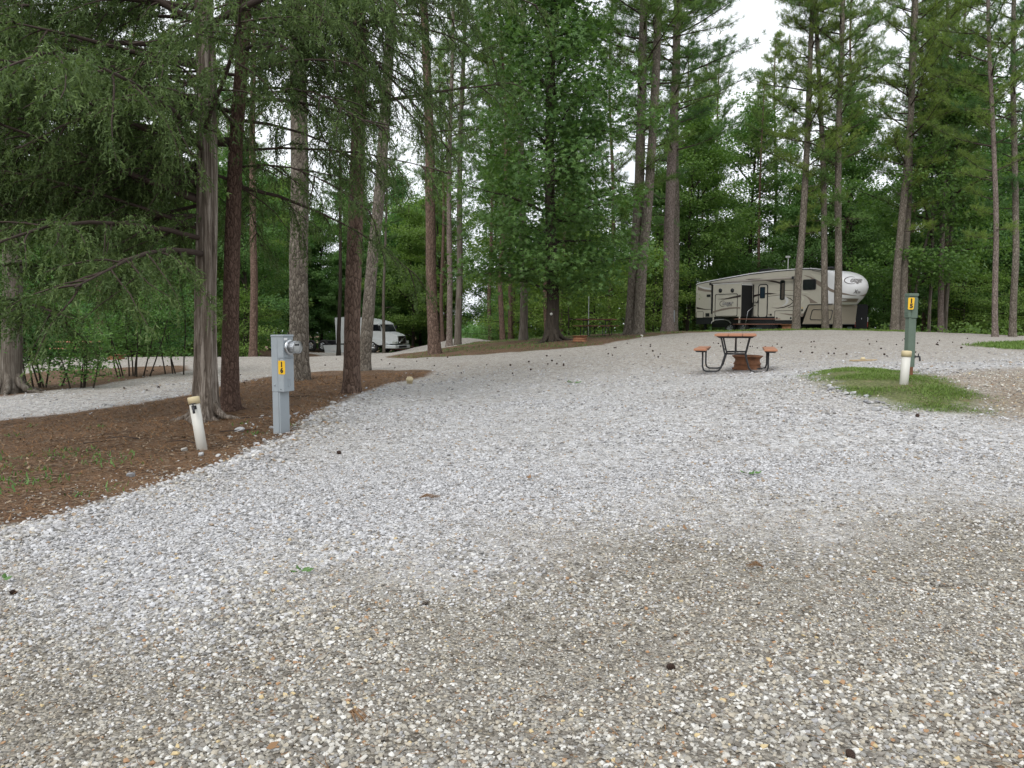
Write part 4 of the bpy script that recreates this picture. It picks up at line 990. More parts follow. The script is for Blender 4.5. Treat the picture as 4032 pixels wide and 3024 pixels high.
# white leaning pipe
B = unp(437, 978, 8.05); B.z = gz(B.x, B.y); Tp = unp(423, 872, 8.0)
pp = empty('standpipe', B, 0, 'leaning white plastic pipe with cream cap and small tap left of the grey meter post', 'water pipe'); aim(pp, B, unp(420, 872, 8.05))
def pipe(pp, h, r=.053, capr=.060):
    mb = MB(); mb.lathe([(r,-.15),(r,h-.03)], 28); mb.build('pipe', M['pvc'], pp)
    mb = MB(); mb.lathe([(capr,h-.075),(capr+.001,h-.01),(capr-.006,h),(0,h+.003)], 28); mb.lathe([(r+.0006,h-.075),(capr,h-.075)], 28); mb.build('cap', M['cream'], pp)
pipe(pp, .565)
def tap(parent, M4):
    mb = MB(); mb.tube([(0,.01,0),(0,-.035,0)], .011, 10); mb.tube([(0,-.035,.005),(0,-.05,0),(0,-.055,-.03),(0,-.056,-.06)], [.014,.014,.012,.013], 10); mb.tube([(0,-.037,0),(0,-.037,.04)], .007, 8); mb.tube([(-.028,-.037,.042),(.028,-.037,.042)], .005, 6)
    mb.box(-.025,.025,-.002,.006,-.02,.02,.002)
    o = mb.build('tap', M['dark_metal'], parent); o.matrix_local = M4; return o
tap(pp, Matrix.Translation((.012, -.055, .455)) @ Matrix.Rotation(.25, 4, 'Z'))

# green post 15
B = unp(1962, 812, 10.6); B.z = gz(B.x, B.y)
g15 = empty('power_post', B, D2R(9), 'green wooden power post with small box and yellow plate 15 beside the short white pipe', 'power post')
mb = MB(); mb.box(-.05, .045, -.041, .041, .12, .80, .003); mb.build('post', M['green_paint'], g15)
mb = MB(); mb.box(-.048, .043, -.039, .039, -.15, .1225, .003); mb.build('post_foot', plain('rusty_brown_wood', (.17,.075,.04), .9, var=.4, vscale=14), g15)
mb = MB(); mb.box(.046, .062, -.038, .036, .12, .79, .003); mb.build('side_board', M['green_paint'], g15)
mb = MB(); mb.box(-.065, .065, -.046, .046, .795, 1.085, .004); mb.build('box', M['green_paint'], g15)
mb = MB(); mb.box(-.025, .068, -.054, -.0465, .79, 1.06, .003); mb.build('door', M['green_paint'], g15)
mb = MB(); mb.box(-.069, .071, -.058, .050, 1.087, 1.125, .004); mb.build('lid', M['green_paint'], g15)
for zz in (.83, .86, 1.0):
    mb = MB(); mb.box(-.0695, -.0655, -.035, .035, zz, zz+.010, .001); mb.build('rib', M['green_paint'], g15)
sign(g15, (-.052, -.075, .985), (.766, -.643, 0), '15', tear=True)
for yy in (-.025, .015):
    mb = MB(); mb.tube([(-.0515,yy,.66),(-.0505,yy,.66)], .004, 6); mb.build('nail', M['black'], g15)
tap(g15, Matrix.Translation((.075, -.03, .26)) @ Matrix.Rotation(.9, 4, 'Z'))
B = unp(1952, 837, 9.9); B.z = gz(B.x, B.y)
p15 = empty('standpipe', B, 0, 'short white plastic pipe with cream cap standing in the grass before the green post', 'sewer pipe'); aim(p15, B, unp(1958, 766, 9.9)); pipe(p15, .43)
# low cream cap at the edge of the straw, and the board with a cap on it
p = hit(885, 829); cc = empty('sewer_cap', p, 0, 'small cream sewer cap low in the gravel at the tip of the pine straw', 'pipe cap')
mb = MB(); mb.lathe([(.06,-.05),(.06,.05),(.075,.05),(.078,.12),(.06,.125),(.055,.15),(0,.155)], 20); mb.build('cap', M['cream'], cc)
p = hit(1866, 780); bo = empty('wooden_board', p, D2R(20), 'weathered wooden board lying on the gravel left of the green post', 'board')
mb = MB(); mb.box(-.36, .34, -.05, .05, .0, .035, .005); mb.build('board', M['wood_board'], bo)
o = MB(); o.lathe([(.05,0),(.05,.03),(.04,.035),(.03,.05),(0,.05)], 16); q = o.build('sewer_cap', M['cream']); q.location = p+Vector((-.02,0,.036)); tag(q, 'round cream cap resting on the weathered board', 'pipe cap')

# fire rings (rusty wheel rims)
def fire_ring(x, y, r, h, lab, rz=0, tilt=0):
    o = empty('fire_ring', (x, y, gz(x, y)), rz, lab, 'fire ring', 'rusty wheel rims used as fire rings'); o.rotation_euler = (tilt, 0, rz)
    pr = [(1.03,0),(1.01,.04),(.90,.12),(.88,.26),(.86,.32),(.94,.40),(.86,.50),(.82,.62),(.82,.74),(.90,.84),(.99,.92),(1.03,.94),(1.03,1.0)]
    mb = MB(); outer = [(a*r, b*h) for a, b in pr]; inner = [((a-.035)*r, b*h) for a, b in pr[::-1]]
    mb.lathe(outer+inner, 40, close=True); mb.build('rim', M['rust'], o)
    mb = MB(); mb.lathe([(0,.02),(r*.86,.02)], 24); mb.build('ash', plain('ash', (.05,.045,.04), 1), o); return o
p = unp(1614, 789, 15.9); fire_ring(p.x, p.y, .30, .28, 'rusty wheel-rim fire ring behind the nearest picnic table', tilt=.03)
p = unp(1253, 727, 29.0); fire_ring(p.x, p.y, .30, .22, 'rusty fire ring right of the star-leaved tree, before the small far table')
p = unp(251, 778, 31.5); fire_ring(p.x, p.y, .36, .20, 'rusty fire ring behind the loose bush on the left')
p = unp(1706, 715, 40.5); fire_ring(p.x, p.y, .48, .42, 'rusty fire ring under the travel trailer side, behind the knot-hole pine')

# picnic tables: local x across (seat to seat), y along
def picnic(loc, rz, lab, L_=1.83, top='plank'):
    o = empty('picnic_table', loc, rz, lab, 'picnic table', 'picnic tables with round steel frames')
    mt = M[top]; w = .245
    for k in (-1, 0, 1):
        mb = MB(); mb.box(k*(w+.008)-w/2, k*(w+.008)+w/2, -L_/2, L_/2, .700, .742, .006); mb.build('top_plank', mt, o)
    for s in (-1, 1):
        mb = MB(); mb.box(s*.635-.118, s*.635+.118, -L_/2, L_/2, .425, .465, .006); mb.build('seat_plank', mt, o)
    for e in (-1, 1):
        y0 = e*(L_/2-.30)
        for s in (-1, 1):
            mb = MB(); x = s
            P = [(s*.60,y0,.40),(s*.60,y0,.12),(s*.58,y0,.05),(s*.53,y0,.022),(s*.36,y0,.022),(s*.30,y0,.04),(s*.255,y0,.10),(s*.185,y0,.345),(s*.20,y0,.40),(s*.255,y0,.64),(s*.265,y0,.672)]
            if True: P = [(px_, py_, pz_) for px_, py_, pz_ in P]
            mb.tube(P, .0165, 8); mb.build('leg', M['black'], o)
        mb = MB(); mb.tube([(-.19,y0,.365),(.19,y0,.365)], .0165, 8); mb.build('crossbar', M['black'], o)
        mb = MB(); mb.prism([(-.36,.699),(.36,.699),(.30,.662),(-.30,.662)], y0-.025, y0+.025); mb.build('top_bracket', M['black'], o)
        for s in (-1, 1):
            mb = MB(); mb.prism([(s*.635-.115,.424),(s*.635+.115,.424),(s*.635+.085,.39),(s*.635-.085,.39)], y0-.025, y0+.025); mb.build('seat_bracket', M['black'], o)
        mb = MB(); mb.tube([(0,y0,.365),(0,y0*.25,.665)], .014, 6); mb.build('brace', M['black'], o)
    return o
p = unp(1588, 800, 14.9); T0 = picnic((p.x+.09, p.y+.30, gz(p.x, p.y)+.01), D2R(-17), 'nearest picnic table with terracotta planks and black frame, standing on the gravel')
p = unp(1288, 716, 33.5); picnic((p.x, p.y, gz(p.x, p.y)), D2R(64), 'far picnic table behind the fire ring, right of the star-leaved tree', 1.6, 'plank_dark')
p = unp(180, 771, 33); picnic((p.x, p.y, gz(p.x, p.y)), D2R(80), 'far left picnic table seen through the loose bush', 2.0, 'plank')
p = unp(1622, 722, 41.5); picnic((p.x+.3, p.y, gz(p.x, p.y)+.02), D2R(82), 'brown picnic table directly in front of the travel trailer door', 2.3, 'plank_dark')
p = unp(866, 755, 70); picnic((p.x, p.y, gz(p.x, p.y)), D2R(80), 'dark red picnic table just ahead of the white truck', 2.2, 'plank_dark')
# small grey post and pipe by the pine
p = unp(1450, 716, 37.5); p.z = gz(p.x, p.y)
o = empty('power_post', p, D2R(68), 'small grey power post beside the grey pine, seen far off from its side', 'power post')
mb = MB(); mb.box(-.14,.14,-.05,.12,-.1,.98,.01); mb.build('post', M['grey_paint'], o); mb = MB(); mb.box(-.16,.16,-.13,.13,.985,1.02,.008); mb.build('lid', M['grey_paint'], o)
mb = MB(); mb.box(-.145,.145,-.13,-.052,.45,.98,.008); mb.build('front_door', M['grey_paint'], o)
p = unp(1436, 716, 37.2); mb = MB(); mb.lathe([(.055,-.1),(.055,.2),(.062,.2),(.062,.26),(0,.265)], 12); q = mb.build('standpipe', M['cream']); q.location = (p.x, p.y, gz(p.x, p.y)); tag(q, 'stubby pale pipe between the grey pine and the small grey power post', 'sewer pipe')
# white stake by twin pines, tall pale pole by the far table
p = hit(1386, 734); mb = MB(); mb.tube([(0,0,-.05),(.01,0,.10),(.05,0,.16)], .012, 6); mb.tube([(.05,0,.16),(-.04,0,.17)], .02, 6); q = mb.build('ground_stake', M['pvc']); q.location = p; tag(q, 'tiny pale stake at the foot of the twin pines', 'stake')
p = unp(1271, 716, 35); mb = MB(); mb.tube([(0,0,-.1),(.01,0,1.75)], .018, 6); q = mb.build('thin_pole', plain('pale_pole', (.5,.52,.5), .5)); q.location = (p.x, p.y, gz(p.x, p.y)); tag(q, 'thin pale upright pole behind the far picnic table', 'pole')

# loose rocks along the gravel edge
def rock_mesh(seed):
    import bmesh
    rr = random.Random(seed); bm = bmesh.new(); bmesh.ops.create_icosphere(bm, subdivisions=2, radius=.5)
    ax = [Vector((rr.gauss(0,1), rr.gauss(0,1), rr.gauss(0,1))).normalized() for _ in range(9)]; lv = [rr.uniform(.20,.36) for _ in ax]
    for v in bm.verts:
        for a, l in zip(ax, lv):
            d = v.co.dot(a)
            if d > l: v.co -= a*(d-l)
        v.co.z *= .7
    me = bpy.data.meshes.new('loose_rock'); bm.to_mesh(me); bm.free(); me.materials.append(M['rock']); return me
m, t, b = new_mat('pale_limestone'); M['rock'] = m
oi = N(t, 'ShaderNodeObjectInfo').outputs['Random']
c = ramp(t, oi, [(0,(.22,.23,.25)),(.3,(.34,.35,.37)),(.6,(.45,.455,.46)),(.85,(.32,.30,.26)),(.95,(.18,.18,.19))]); c = mixc(t, math_(t, 'MULTIPLY', noise(t, coords(t), 7, 4), .4), c, (.30,.29,.27))
t.links.new(c, b.inputs['Base Color']); b.inputs['Roughness'].default_value = .85
ROCK = [rock_mesh(s) for s in range(5)]
rr = random.Random(3)
special = [(435,986,.12,'flat pale stone lying at the foot of the leaning white pipe'),(398,974,.10,'lone pale rock left of the leaning white pipe'),(283,1030,.11,'lone pale rock on the straw near the gravel edge at left'),(504,1001,.10,'brownish rock at the gravel edge below the leaning pipe'),
           (606,941,.09,'grey rock against the left foot of the grey meter post'),(1895,889,.14,'large pale rock at the lower edge of the green grass patch'),(1976,893,.07,'white rock just outside the grass patch on the gravel'),(515,1160,.05,'small white stone at the left foreground')]
for px, py, s, lab in special:
    q = hit(px, py); o = link('loose_rock', ROCK[rr.randrange(5)]); o.location = q+Vector((0,0,s*.12)); o.scale = (s, s*.8, s*.8); o.rotation_euler = (rr.uniform(-.2,.2), rr.uniform(-.2,.2), rr.uniform(0,6)); tag(o, lab, 'rock')
pl = [(640,945),(655,930),(660,920),(668,912),(676,905),(684,897),(690,892),(648,938),(630,948),(622,951),(612,955),(590,965),(575,975),(560,970),(548,978),(530,972),(663,928),(672,916),(681,909),(690,902),(700,893),(708,885),(716,876),(724,870),(735,863),(745,858),(652,934),(645,940),(660,912),(628,903),(640,897),(600,922),(585,930),(545,920),(520,925),(515,931),(500,945),(475,985),(455,1010),(635,952),(618,957),(700,905),(690,914),(712,893),(655,943),(668,934),(680,922)]
for px, py in pl:
    q = hit(px+rr.uniform(-4,4), py+rr.uniform(-3,3)); s = rr.choice((.05,.06,.07,.08,.10,.13))
    o = link('loose_rock', ROCK[rr.randrange(5)]); o.location = q+Vector((0,0,s*.15)); o.scale = (s*rr.uniform(.8,1.3), s, s*.9); o.rotation_euler = (rr.uniform(-.4,.4), rr.uniform(-.4,.4), rr.uniform(0,6)); tag(o, 'loose pale limestone rock heaped by the grey meter post along the gravel edge', 'rock', 'loose limestone rocks by the grey post')
for k in range(26):
    px, py = 1770+rr.random()*150, 0; f = (px-1770)/150; py = 832+f*50+rr.uniform(-6,6)
    q = hit(px, py); s = rr.choice((.05,.06,.08,.10))
    o = link('loose_rock', ROCK[rr.randrange(5)]); o.location = q+Vector((0,0,s*.15)); o.scale = (s*1.2, s, s*.8); o.rotation_euler = (0, 0, rr.uniform(0,6)); tag(o, 'loose pale limestone rock along the lower edge of the green grass patch', 'rock', 'loose limestone rocks along the grass patch')

# pine cones on the far gravel
mb = MB()
for k in range(7):
    z = k/6; r = .5*math.sin(math.pi*(.15+.8*z))**.7
    mb.lathe([(r*.55, z*1.1-.5), (r, z*1.1-.40), (r*.5, z*1.1-.38)], 8)
M['cone'] = plain('pine_cone_brown', (.05,.03,.022), .9, var=.5, vscale=30)
cone0 = mb.build('pine_cone', M['cone']); cme = cone0.data; bpy.data.objects.remove(cone0)
spots = []
for k in range(95):
    px = rr.uniform(700, 2100); f = (px-700)/1400
    py = 742+30*(1-f)*rr.random()**.8+rr.uniform(2, 40)+(8 if px < 1300 else -14)
    spots.append((px, py))
for k in range(22): spots.append((rr.uniform(60, 640), rr.uniform(790, 850)))
n_c = 0
for px, py in spots:
    q = hit(px, py)
    if q.y > 33 or (1490 < px < 1680 and py > 760): continue
    if max(zone_at('penin', np.array([q.x]), np.array([q.y]))[0], zone_at('grass', np.array([q.x]), np.array([q.y]))[0]) > 0: continue
    o = link('pine_cone', cme); s = rr.uniform(.035, .06); o.scale = (s, s, s); o.location = q+Vector((0,0,.02)); o.rotation_euler = (rr.uniform(0,6), rr.uniform(0,6), 0)
    tag(o, 'small dark pine cone lying on the pale gravel of the far drive', 'pine cone', 'pine cones scattered over the far gravel'); n_c += 1
for px, py, lab in [(919,1314,'dark pine cone left of centre in the foreground gravel'),(1450,1454,'black pine cone right of centre in the foreground gravel'),(1838,1642,'black pine cone at the very bottom right'),(733,981,'small red-brown pine cone on the pale gravel below the meter post'),(30,1284,'brown pine cone at the left edge of the gravel'),(1982,901,'dark pine cone on the gravel just below the grass patch')]:
    q = hit(px, py); o = link('pine_cone', cme); s = .033 if py > 1000 else .045; o.scale = (s, s, s); o.location = q+Vector((0,0,s*.35)); o.rotation_euler = (1.3, .4, px); tag(o, lab, 'pine cone')
# fallen leaves and sprigs
def ground_leaf(px, py, s, mat, lab, rz, nleaf=1):
    q = hit(px, py); mb = MB()
    for k in range(nleaf):
        a = rz+k*1.9; u = Vector((math.cos(a), math.sin(a), .15)); v = Vector((-math.sin(a), math.cos(a), .1)); c0 = u*(s*.2*k)
        mb.add([c0, c0+u*s*.35+v*s*.28+Vector((0,0,.01)), c0+u*s*.7+v*s*.2, c0+u*s+Vector((0,0,.015)), c0+u*s*.7-v*s*.2, c0+u*s*.35-v*s*.28], [(0,1,2,3),(0,3,4,5)])
    o = mb.build('fallen_leaf', mat); o.location = q+Vector((0,0,.022)); tag(o, lab, 'leaf'); return o
M['green_leaf'] = plain('fresh_leaf', (.08,.17,.04), .5); M['brown_leaf'] = plain('dry_leaf', (.26,.15,.075), .8, var=.3)
ground_leaf(650,1245,.055,M['green_leaf'],'fresh green leaf sprig on the gravel in the left middle foreground',.3,4)
ground_leaf(1618,1031,.07,M['green_leaf'],'small green sprig on the gravel far right of centre',.6,4)
ground_leaf(8,1262,.05,M['green_leaf'],'green leaf at the left edge of the gravel',.1,2)
ground_leaf(1140,1040,.07,M['brown_leaf'],'curled brown leaf on the pale gravel right of centre',1.2)
ground_leaf(575,1641,.045,M['brown_leaf'],'orange-brown leaf at the bottom edge of the picture, left of centre',.2)
ground_leaf(1480,1155,.06,M['brown_leaf'],'olive brown leaf standing on edge in the middle of the gravel',1.5)
ground_leaf(1240,830,.16,M['green_leaf'],'green tuft on the far gravel left of the nearest table',.2,3)
def needle_bunch(px, py, s, lab, rz):
    q = hit(px, py); mb = MB(); rr2 = random.Random(px)
    for k in range(26):
        a = rz+rr2.gauss(0, .28); l = s*rr2.uniform(.6, 1.1)
        mb.tube([(0,0,.01), (math.cos(a)*l*.5, math.sin(a)*l*.5, .02+rr2.random()*.02), (math.cos(a)*l, math.sin(a)*l, rr2.random()*.02)], .0011, 3)
    o = mb.build('needle_bunch', M['brown_leaf']); o.location = q+Vector((0,0,.015)); tag(o, lab, 'pine needles')
needle_bunch(1650,1235,.10,'fan of dry orange-brown pine needles right of centre on the gravel',2.6)
needle_bunch(752,1555,.10,'loose bunch of brown pine needles in the bottom left foreground',-.6)
needle_bunch(905,1085,.16,'brown needle litter on the pale gravel at left centre',.3)
# low stems of dry branch on the straw
for i, (px, py, l, a) in enumerate([(475,935,.5,.1),(300,950,.4,2.9),(520,905,.7,.2),(180,960,.5,.3),(700,830,.9,.1),(600,860,.6,.2),(420,960,.35,2.6)]):
    q = hit(px, py); mb = MB(); mb.tube([(0,0,.01),(math.cos(a)*l*.5,math.sin(a)*l*.5,.03),(math.cos(a+.2)*l,math.sin(a+.2)*l,.012)], [.008,.007,.004], 5)
    o = mb.build('fallen_twig', M['twig']); o.location = q; tag(o, 'bare brown twig lying on the pine straw among the cedars', 'twig', 'fallen twigs on the pine straw')
# ------------------------------------------------------------------ travel trailer
M['black_dull'] = plain('dull_black', (.010,.010,.011), .6)
TH = D2R(55); cT, sT = math.cos(TH), math.sin(TH); XL, YL = 11.44, 48.08; Z0 = .90
def side(fx, fy, v=0.0):
    """photo pixel -> (u, w) in the trailer's side plane at offset v"""
    k = (fx-2016)/F; Yb = YL+cT*v; Xb = XL+sT*v
    u = (k*Yb-Xb)/(cT+k*sT); D = Yb-sT*u
    d = Vector((k, cp+((1512-fy)/F)*sp_, -sp_+((1512-fy)/F)*cp)); w = EYE+d.z*D/d.y-Z0
    return u, w
def s1(x, y, v=0.0): return side(2600+x/2.0109, 950+y/2.0117, v)      # crops measured at these scales
def s3(x, y, v=0.0): return side(3080+x/5.53, 1030+y/5.53, v)
rv = empty('travel_trailer', (XL, YL, Z0), -TH, 'cream fifth-wheel travel trailer with white front cap, open slide-out and brown swooshes', 'travel trailer')
M['rv_body'] = plain('cream_fibreglass', (.53,.50,.425), .4, var=.03, vscale=1.2, dirt=.05)
M['rv_white'] = plain('white_gelcoat', (.80,.80,.82), .22, var=.02, vscale=1)
M['rv_tan'] = plain('tan_panel', (.33,.285,.22), .45, var=.04)
M['rv_taupe'] = plain('taupe_decal', (.24,.195,.16), .5, var=.03)
M['rv_brown'] = plain('dark_brown_decal', (.035,.022,.02), .45, var=.05)
M['rv_pale'] = plain('pale_grey_decal', (.62,.62,.62), .4, var=.03)
M['rv_lightcream'] = plain('light_cream_decal', (.62,.60,.50), .4, var=.03)
M['rv_glass'] = plain('tinted_glass', (.008,.010,.014), .12, var=.02, spec=.6)
M['rubber'] = plain('black_rubber', (.02,.02,.02), .8)
M['rv_roof'] = plain('roof_membrane', (.62,.60,.54), .7, var=.05)
M['awn'] = plain('awning_fabric', (.30,.27,.24), .7, var=.15)
WID = 2.44
roof = [(0,3.06),(.12,3.14),(1.1,3.26),(2.24,3.37),(4.07,3.54),(5.8,3.615),(7.3,3.63),(8.2,3.58),(8.69,3.50)]
US = 8.69
body = [(0,1.08)]+roof+[(US,1.68),(7.86,1.68),(7.50,1.08)]
mb = MB(); mb.prism(body, 0, WID); mb.build('body', M['rv_body'], rv)
mb = MB(); mb.prism([(0.02,.66),(.02,1.078),(7.42,1.078),(7.30,.66)], .02, WID-.02); mb.build('skirt', M['black'], rv)
# roof edge strip
mb = MB()
for a, b_ in zip(roof[:-1], roof[1:]):
    for lo, hi, y0, mi in ((-.045, .0, -.012, 1), (.0, .05, -.02, 0)):
        mb.prism([(a[0],a[1]+lo),(b_[0],b_[1]+lo),(b_[0],b_[1]+hi),(a[0],a[1]+hi)], y0, -.0005, mi=mi)
mb.build('roof_trim', [M['rv_white'], M['black']], rv)
# front cap
def Fw(w): 
    pts = [(1.68,9.55),(2.0,9.95),(2.35,10.22),(2.65,10.30),(2.95,10.18),(3.2,9.9),(3.38,9.5),(3.48,9.05),(3.505,8.75)]
    for (a, fa), (b_, fb) in zip(pts, pts[1:]):
        if w <= b_: t = (w-a)/(b_-a); t = max(0, t); return fa+(fb-fa)*t
    return pts[-1][1]
def plan(w, n=30):
    f = Fw(w); out = []; hw = WID/2; ex = 2/2.7
    for i in range(n+1):
        a = -math.pi/2+math.pi*i/n
        v = hw+hw*math.copysign(abs(math.sin(a))**ex, math.sin(a)); u = US+(f-US)*abs(math.cos(a))**ex
        out.append((u, v))
    return out
mb = MB(); wsl = [1.68,1.75,1.85,2.0,2.15,2.3,2.45,2.6,2.75,2.9,3.0,3.1,3.2,3.28,3.35,3.41,3.45,3.48,3.50,3.505]
rows = [plan(w) for w in wsl]; vs = [(u, v, w) for w, r in zip(wsl, rows) for u, v in r]; n = len(rows[0])
fs = [(i*n+k, i*n+k+1, (i+1)*n+k+1, (i+1)*n+k) for i in range(len(wsl)-1) for k in range(n-1)]
fs.append(tuple(range(n))[::-1]); fs.append(tuple((len(wsl)-1)*n+k for k in range(n)))
mb.add(vs, fs, 0, True); cap_o = mb.build('front_cap', M['rv_white'], rv)
def capP(s, w, off=.006):
    r = plan(w, 60); acc = 0
    for (a, b_) in zip(r, r[1:]):
        l = math.hypot(b_[0]-a[0], b_[1]-a[1])
        if acc+l >= s:
            t = (s-acc)/l; u = a[0]+(b_[0]-a[0])*t; v = a[1]+(b_[1]-a[1])*t; nx, ny = (b_[1]-a[1])/l, -(b_[0]-a[0])/l
            return Vector((u+nx*off, v+ny*off, w))
        acc += l
    return Vector((*r[-1], w))
def cap_strip(name, lower, upper, mat, parent=None):
    """lower/upper: lists of (s, w)"""
    import bisect
    s0, s1_ = lower[0][0], lower[-1][0]; n = 26; vs = []
    f = lambda L_, s: np.interp(s, [p[0] for p in L_], [p[1] for p in L_])
    for i in range(n+1):
        s = s0+(s1_-s0)*i/n; vs += [capP(s, float(f(lower, s))), capP(s, float(f(upper, s)))]
    mb = MB(); mb.add(vs, [(2*i, 2*i+2, 2*i+3, 2*i+1) for i in range(n)], 0, True); return mb.build(name, mat, parent or cap_o)
cap_strip('cap_stripe', [(0,2.66),(.45,2.36),(.9,2.20),(1.5,2.13),(1.9,2.12)], [(0,2.86),(.45,2.52),(.9,2.33),(1.5,2.17),(1.9,2.13)], M['rv_taupe'])
cap_strip('cap_stripe', [(2.1,2.125),(2.5,2.12),(3.0,2.18)], [(2.1,2.13),(2.5,2.19),(3.0,2.30)], M['rv_taupe'])
cap_strip('cap_recess', [(1.0,1.80),(2.2,1.82)], [(1.0,1.99),(2.3-.1,1.99)], M['rv_taupe'])
cap_strip('cap_lip', [(.9,1.755),(2.25,1.775)], [(.9,1.79),(2.25,1.81)], M['rv_lightcream'])
def cap_text(name, s, size, s0, w0, mat, shear=.25, off=.012, bold=0):
    me = text_mesh(s, size, shear, 0, align='LEFT', bold=bold)
    for v in me.vertices: v.co = capP(s0+v.co.x, w0+v.co.y, off)
    me.materials.clear(); me.materials.append(mat); return link(name, me, cap_o)
# outlined script logo: dark copy beneath, pale copy on top
def cap_arc(name, pts, mat, wd=.018, off=.011):
    vs = []
    for i, (s, w) in enumerate(pts):
        a = pts[max(i-1,0)]; b_ = pts[min(i+1, len(pts)-1)]; dx, dy = b_[0]-a[0], b_[1]-a[1]; l = math.hypot(dx, dy); e = wd*(.35+.65*math.sin(math.pi*(i+.3)/(len(pts)-.4)))
        vs += [capP(s-dy/l*e, w+dx/l*e, off), capP(s+dy/l*e, w-dx/l*e, off)]
    mb = MB(); mb.add(vs, [(2*i, 2*i+2, 2*i+3, 2*i+1) for i in range(len(pts)-1)], 0, True); return mb.build(name, mat, cap_o)
arc = lambda cx, cy, rx, ry, a0, a1, n=18: [(cx+rx*math.cos(D2R(a0+(a1-a0)*i/n)), cy+ry*math.sin(D2R(a0+(a1-a0)*i/n))) for i in range(n+1)]
cap_arc('logo_letter', arc(1.50, 2.92, .36, .19, 55, 300), M['rv_brown'], .02)
cap_text('logo_letters', 'ougar', .34, 1.42, 2.93, M['rv_brown'], .3, .011, .022)
cap_text('logo_highlight', 'ougar', .34, 1.42, 2.93, M['rv_pale'], .3, .016, -.002)
cap_text('model_letters', 'X', .26, 1.62, 2.33, M['rv_brown'], .5, .011, .004)
cap_text('model_letters', 'Lite', .20, 1.78, 2.31, M['rv_brown'], .35, .011, .002)
# lower front compartment
mb = MB(); mb.prism([(7.53,.66),(7.89,1.672),(9.25,1.672),(9.15,.66)], .03, WID-.03); fc = mb.build('front_compartment', M['rv_tan'], rv)
mb = MB(); mb.prism([(7.50,.62),(9.2,.62),(9.2,.655),(7.50,.655)], .02, WID-.02); mb.tube([(7.50,.012,.66),(7.86,.012,1.68),(7.95,.012,1.70),(9.3,.012,1.70)], .022, 6); mb.build('compartment_trim', M['black'], rv)
q = [s3(*p) for p in ((620,1035),(1075,1050),(1030,1280),(565,1270))]
def frame_poly(name, outer, t, mat, parent, y0=-.012, y1=.0):
    cx = sum(p[0] for p in outer)/len(outer); cz = sum(p[1] for p in outer)/len(outer)
    W_ = max(p[0] for p in outer)-min(p[0] for p in outer); H_ = max(p[1] for p in outer)-min(p[1] for p in outer)
    inner = [(cx+(p[0]-cx)*(1-2*t/W_), cz+(p[1]-cz)*(1-2*t/H_)) for p in outer]
    mb = MB(); mb.ring(outer, inner, y0, y1); return mb.build(name, mat, parent)
def round_quad(pts, r, n=5):
    out = []; P = [Vector((*p, 0)) for p in pts]
    for i, p in enumerate(P):
        a = (P[i-1]-p).normalized(); b_ = (P[(i+1) % len(P)]-p).normalized()
        for k in range(n+1):
            t = k/n; out.append(tuple(((p+a*r)*(1-t)**2+p*2*t*(1-t)+(p+b_*r)*t*t)[:2]))
    return out
frame_poly('hatch_frame', round_quad(q, .12), .035, M['black'], fc, .012, .03)
# decals on the side
def decal(name, pts, mat, parent, v=-.004, conv=s1, vo=0.0):
    P = [conv(x, y, vo) for x, y in pts]; mb = MB(); mb.add([(p[0], v, p[1]) for p in P], [tuple(range(len(P)))]); return mb.build(name, mat, parent)
decal('swoosh', [(288,360),(300,366),(340,380),(395,388),(395,403),(340,398),(288,388)], M['rv_taupe'], rv)
decal('swoosh', [(288,350),(330,362),(395,372),(395,386),(340,378),(300,364)], M['rv_pale'], rv)
decal('swoosh', [(280,520),(310,528),(350,537),(396,538),(396,541),(350,543),(280,536)], M['rv_brown'], rv)
decal('swoosh', [(729,427),(760,419),(800,413),(850,409),(915,413),(850,419),(800,424),(760,433),(729,441)], M['rv_brown'], rv, -.03)
decal('swoosh', [(655,302),(710,297),(770,296),(820,299),(770,304),(710,306)], M['rv_brown'], rv)
decal('swoosh', [(800,311),(850,309),(900,314),(936,325),(936,338),(900,328),(860,320)], M['rv_brown'], rv)
decal('swoosh', [(840,436),(900,427),(960,421),(1040,430),(1040,434),(960,425),(900,430),(840,439)], M['rv_brown'], rv)
decal('swoosh', [(860,408),(930,396),(1000,394),(1060,398),(1060,406),(1000,403),(930,404)], M['rv_lightcream'], rv)
decal('swoosh', [(890,398),(960,386),(1042,390),(1042,394),(960,391)], M['rv_taupe'], rv)
decal('swoosh', [(900,440),(960,437),(995,447),(1006,468),(1000,490),(985,503),(945,517),(975,496),(985,475),(975,455),(950,446)], M['rv_pale'], rv)
decal('swoosh', [(868,525),(920,527),(970,518),(1015,500),(1042,478),(1042,486),(1015,509),(970,527),(920,533)], M['rv_brown'], rv)
decal('swoosh', [(985,440),(1020,452),(1040,470),(1040,480),(1022,462),(990,445)], M['rv_brown'], rv)
decal('swoosh', [(1000,524),(1040,510),(1040,516),(1005,527)], M['rv_brown'], rv)
decal('swoosh', [(405,290),(560,325),(700,395),(820,460),(820,570),(700,492),(560,352),(480,325)], M['rv_taupe'], rv, -.004, s3)
decal('swoosh', [(380,715),(470,735),(560,785),(650,845),(750,905),(575,905),(560,840),(500,770)], M['rv_taupe'], rv, -.004, s3)
decal('swoosh', [(380,650),(500,665),(640,720),(500,690),(380,672)], M['rv_lightcream'], rv, -.0045, s3)
decal('swoosh', [(375,735),(420,760),(445,810),(420,870),(380,905),(375,880),(405,830),(395,780)], M['rv_lightcream'], rv, -.0045, s3)
decal('swoosh', [(690,380),(800,440),(825,445),(825,300),(560,255),(640,330)], M['rv_lightcream'], rv, -.003, s3)
decal('swoosh', [(930,570),(1000,573),(1060,578),(1060,592),(1000,583)], M['rv_taupe'], rv, -.016)
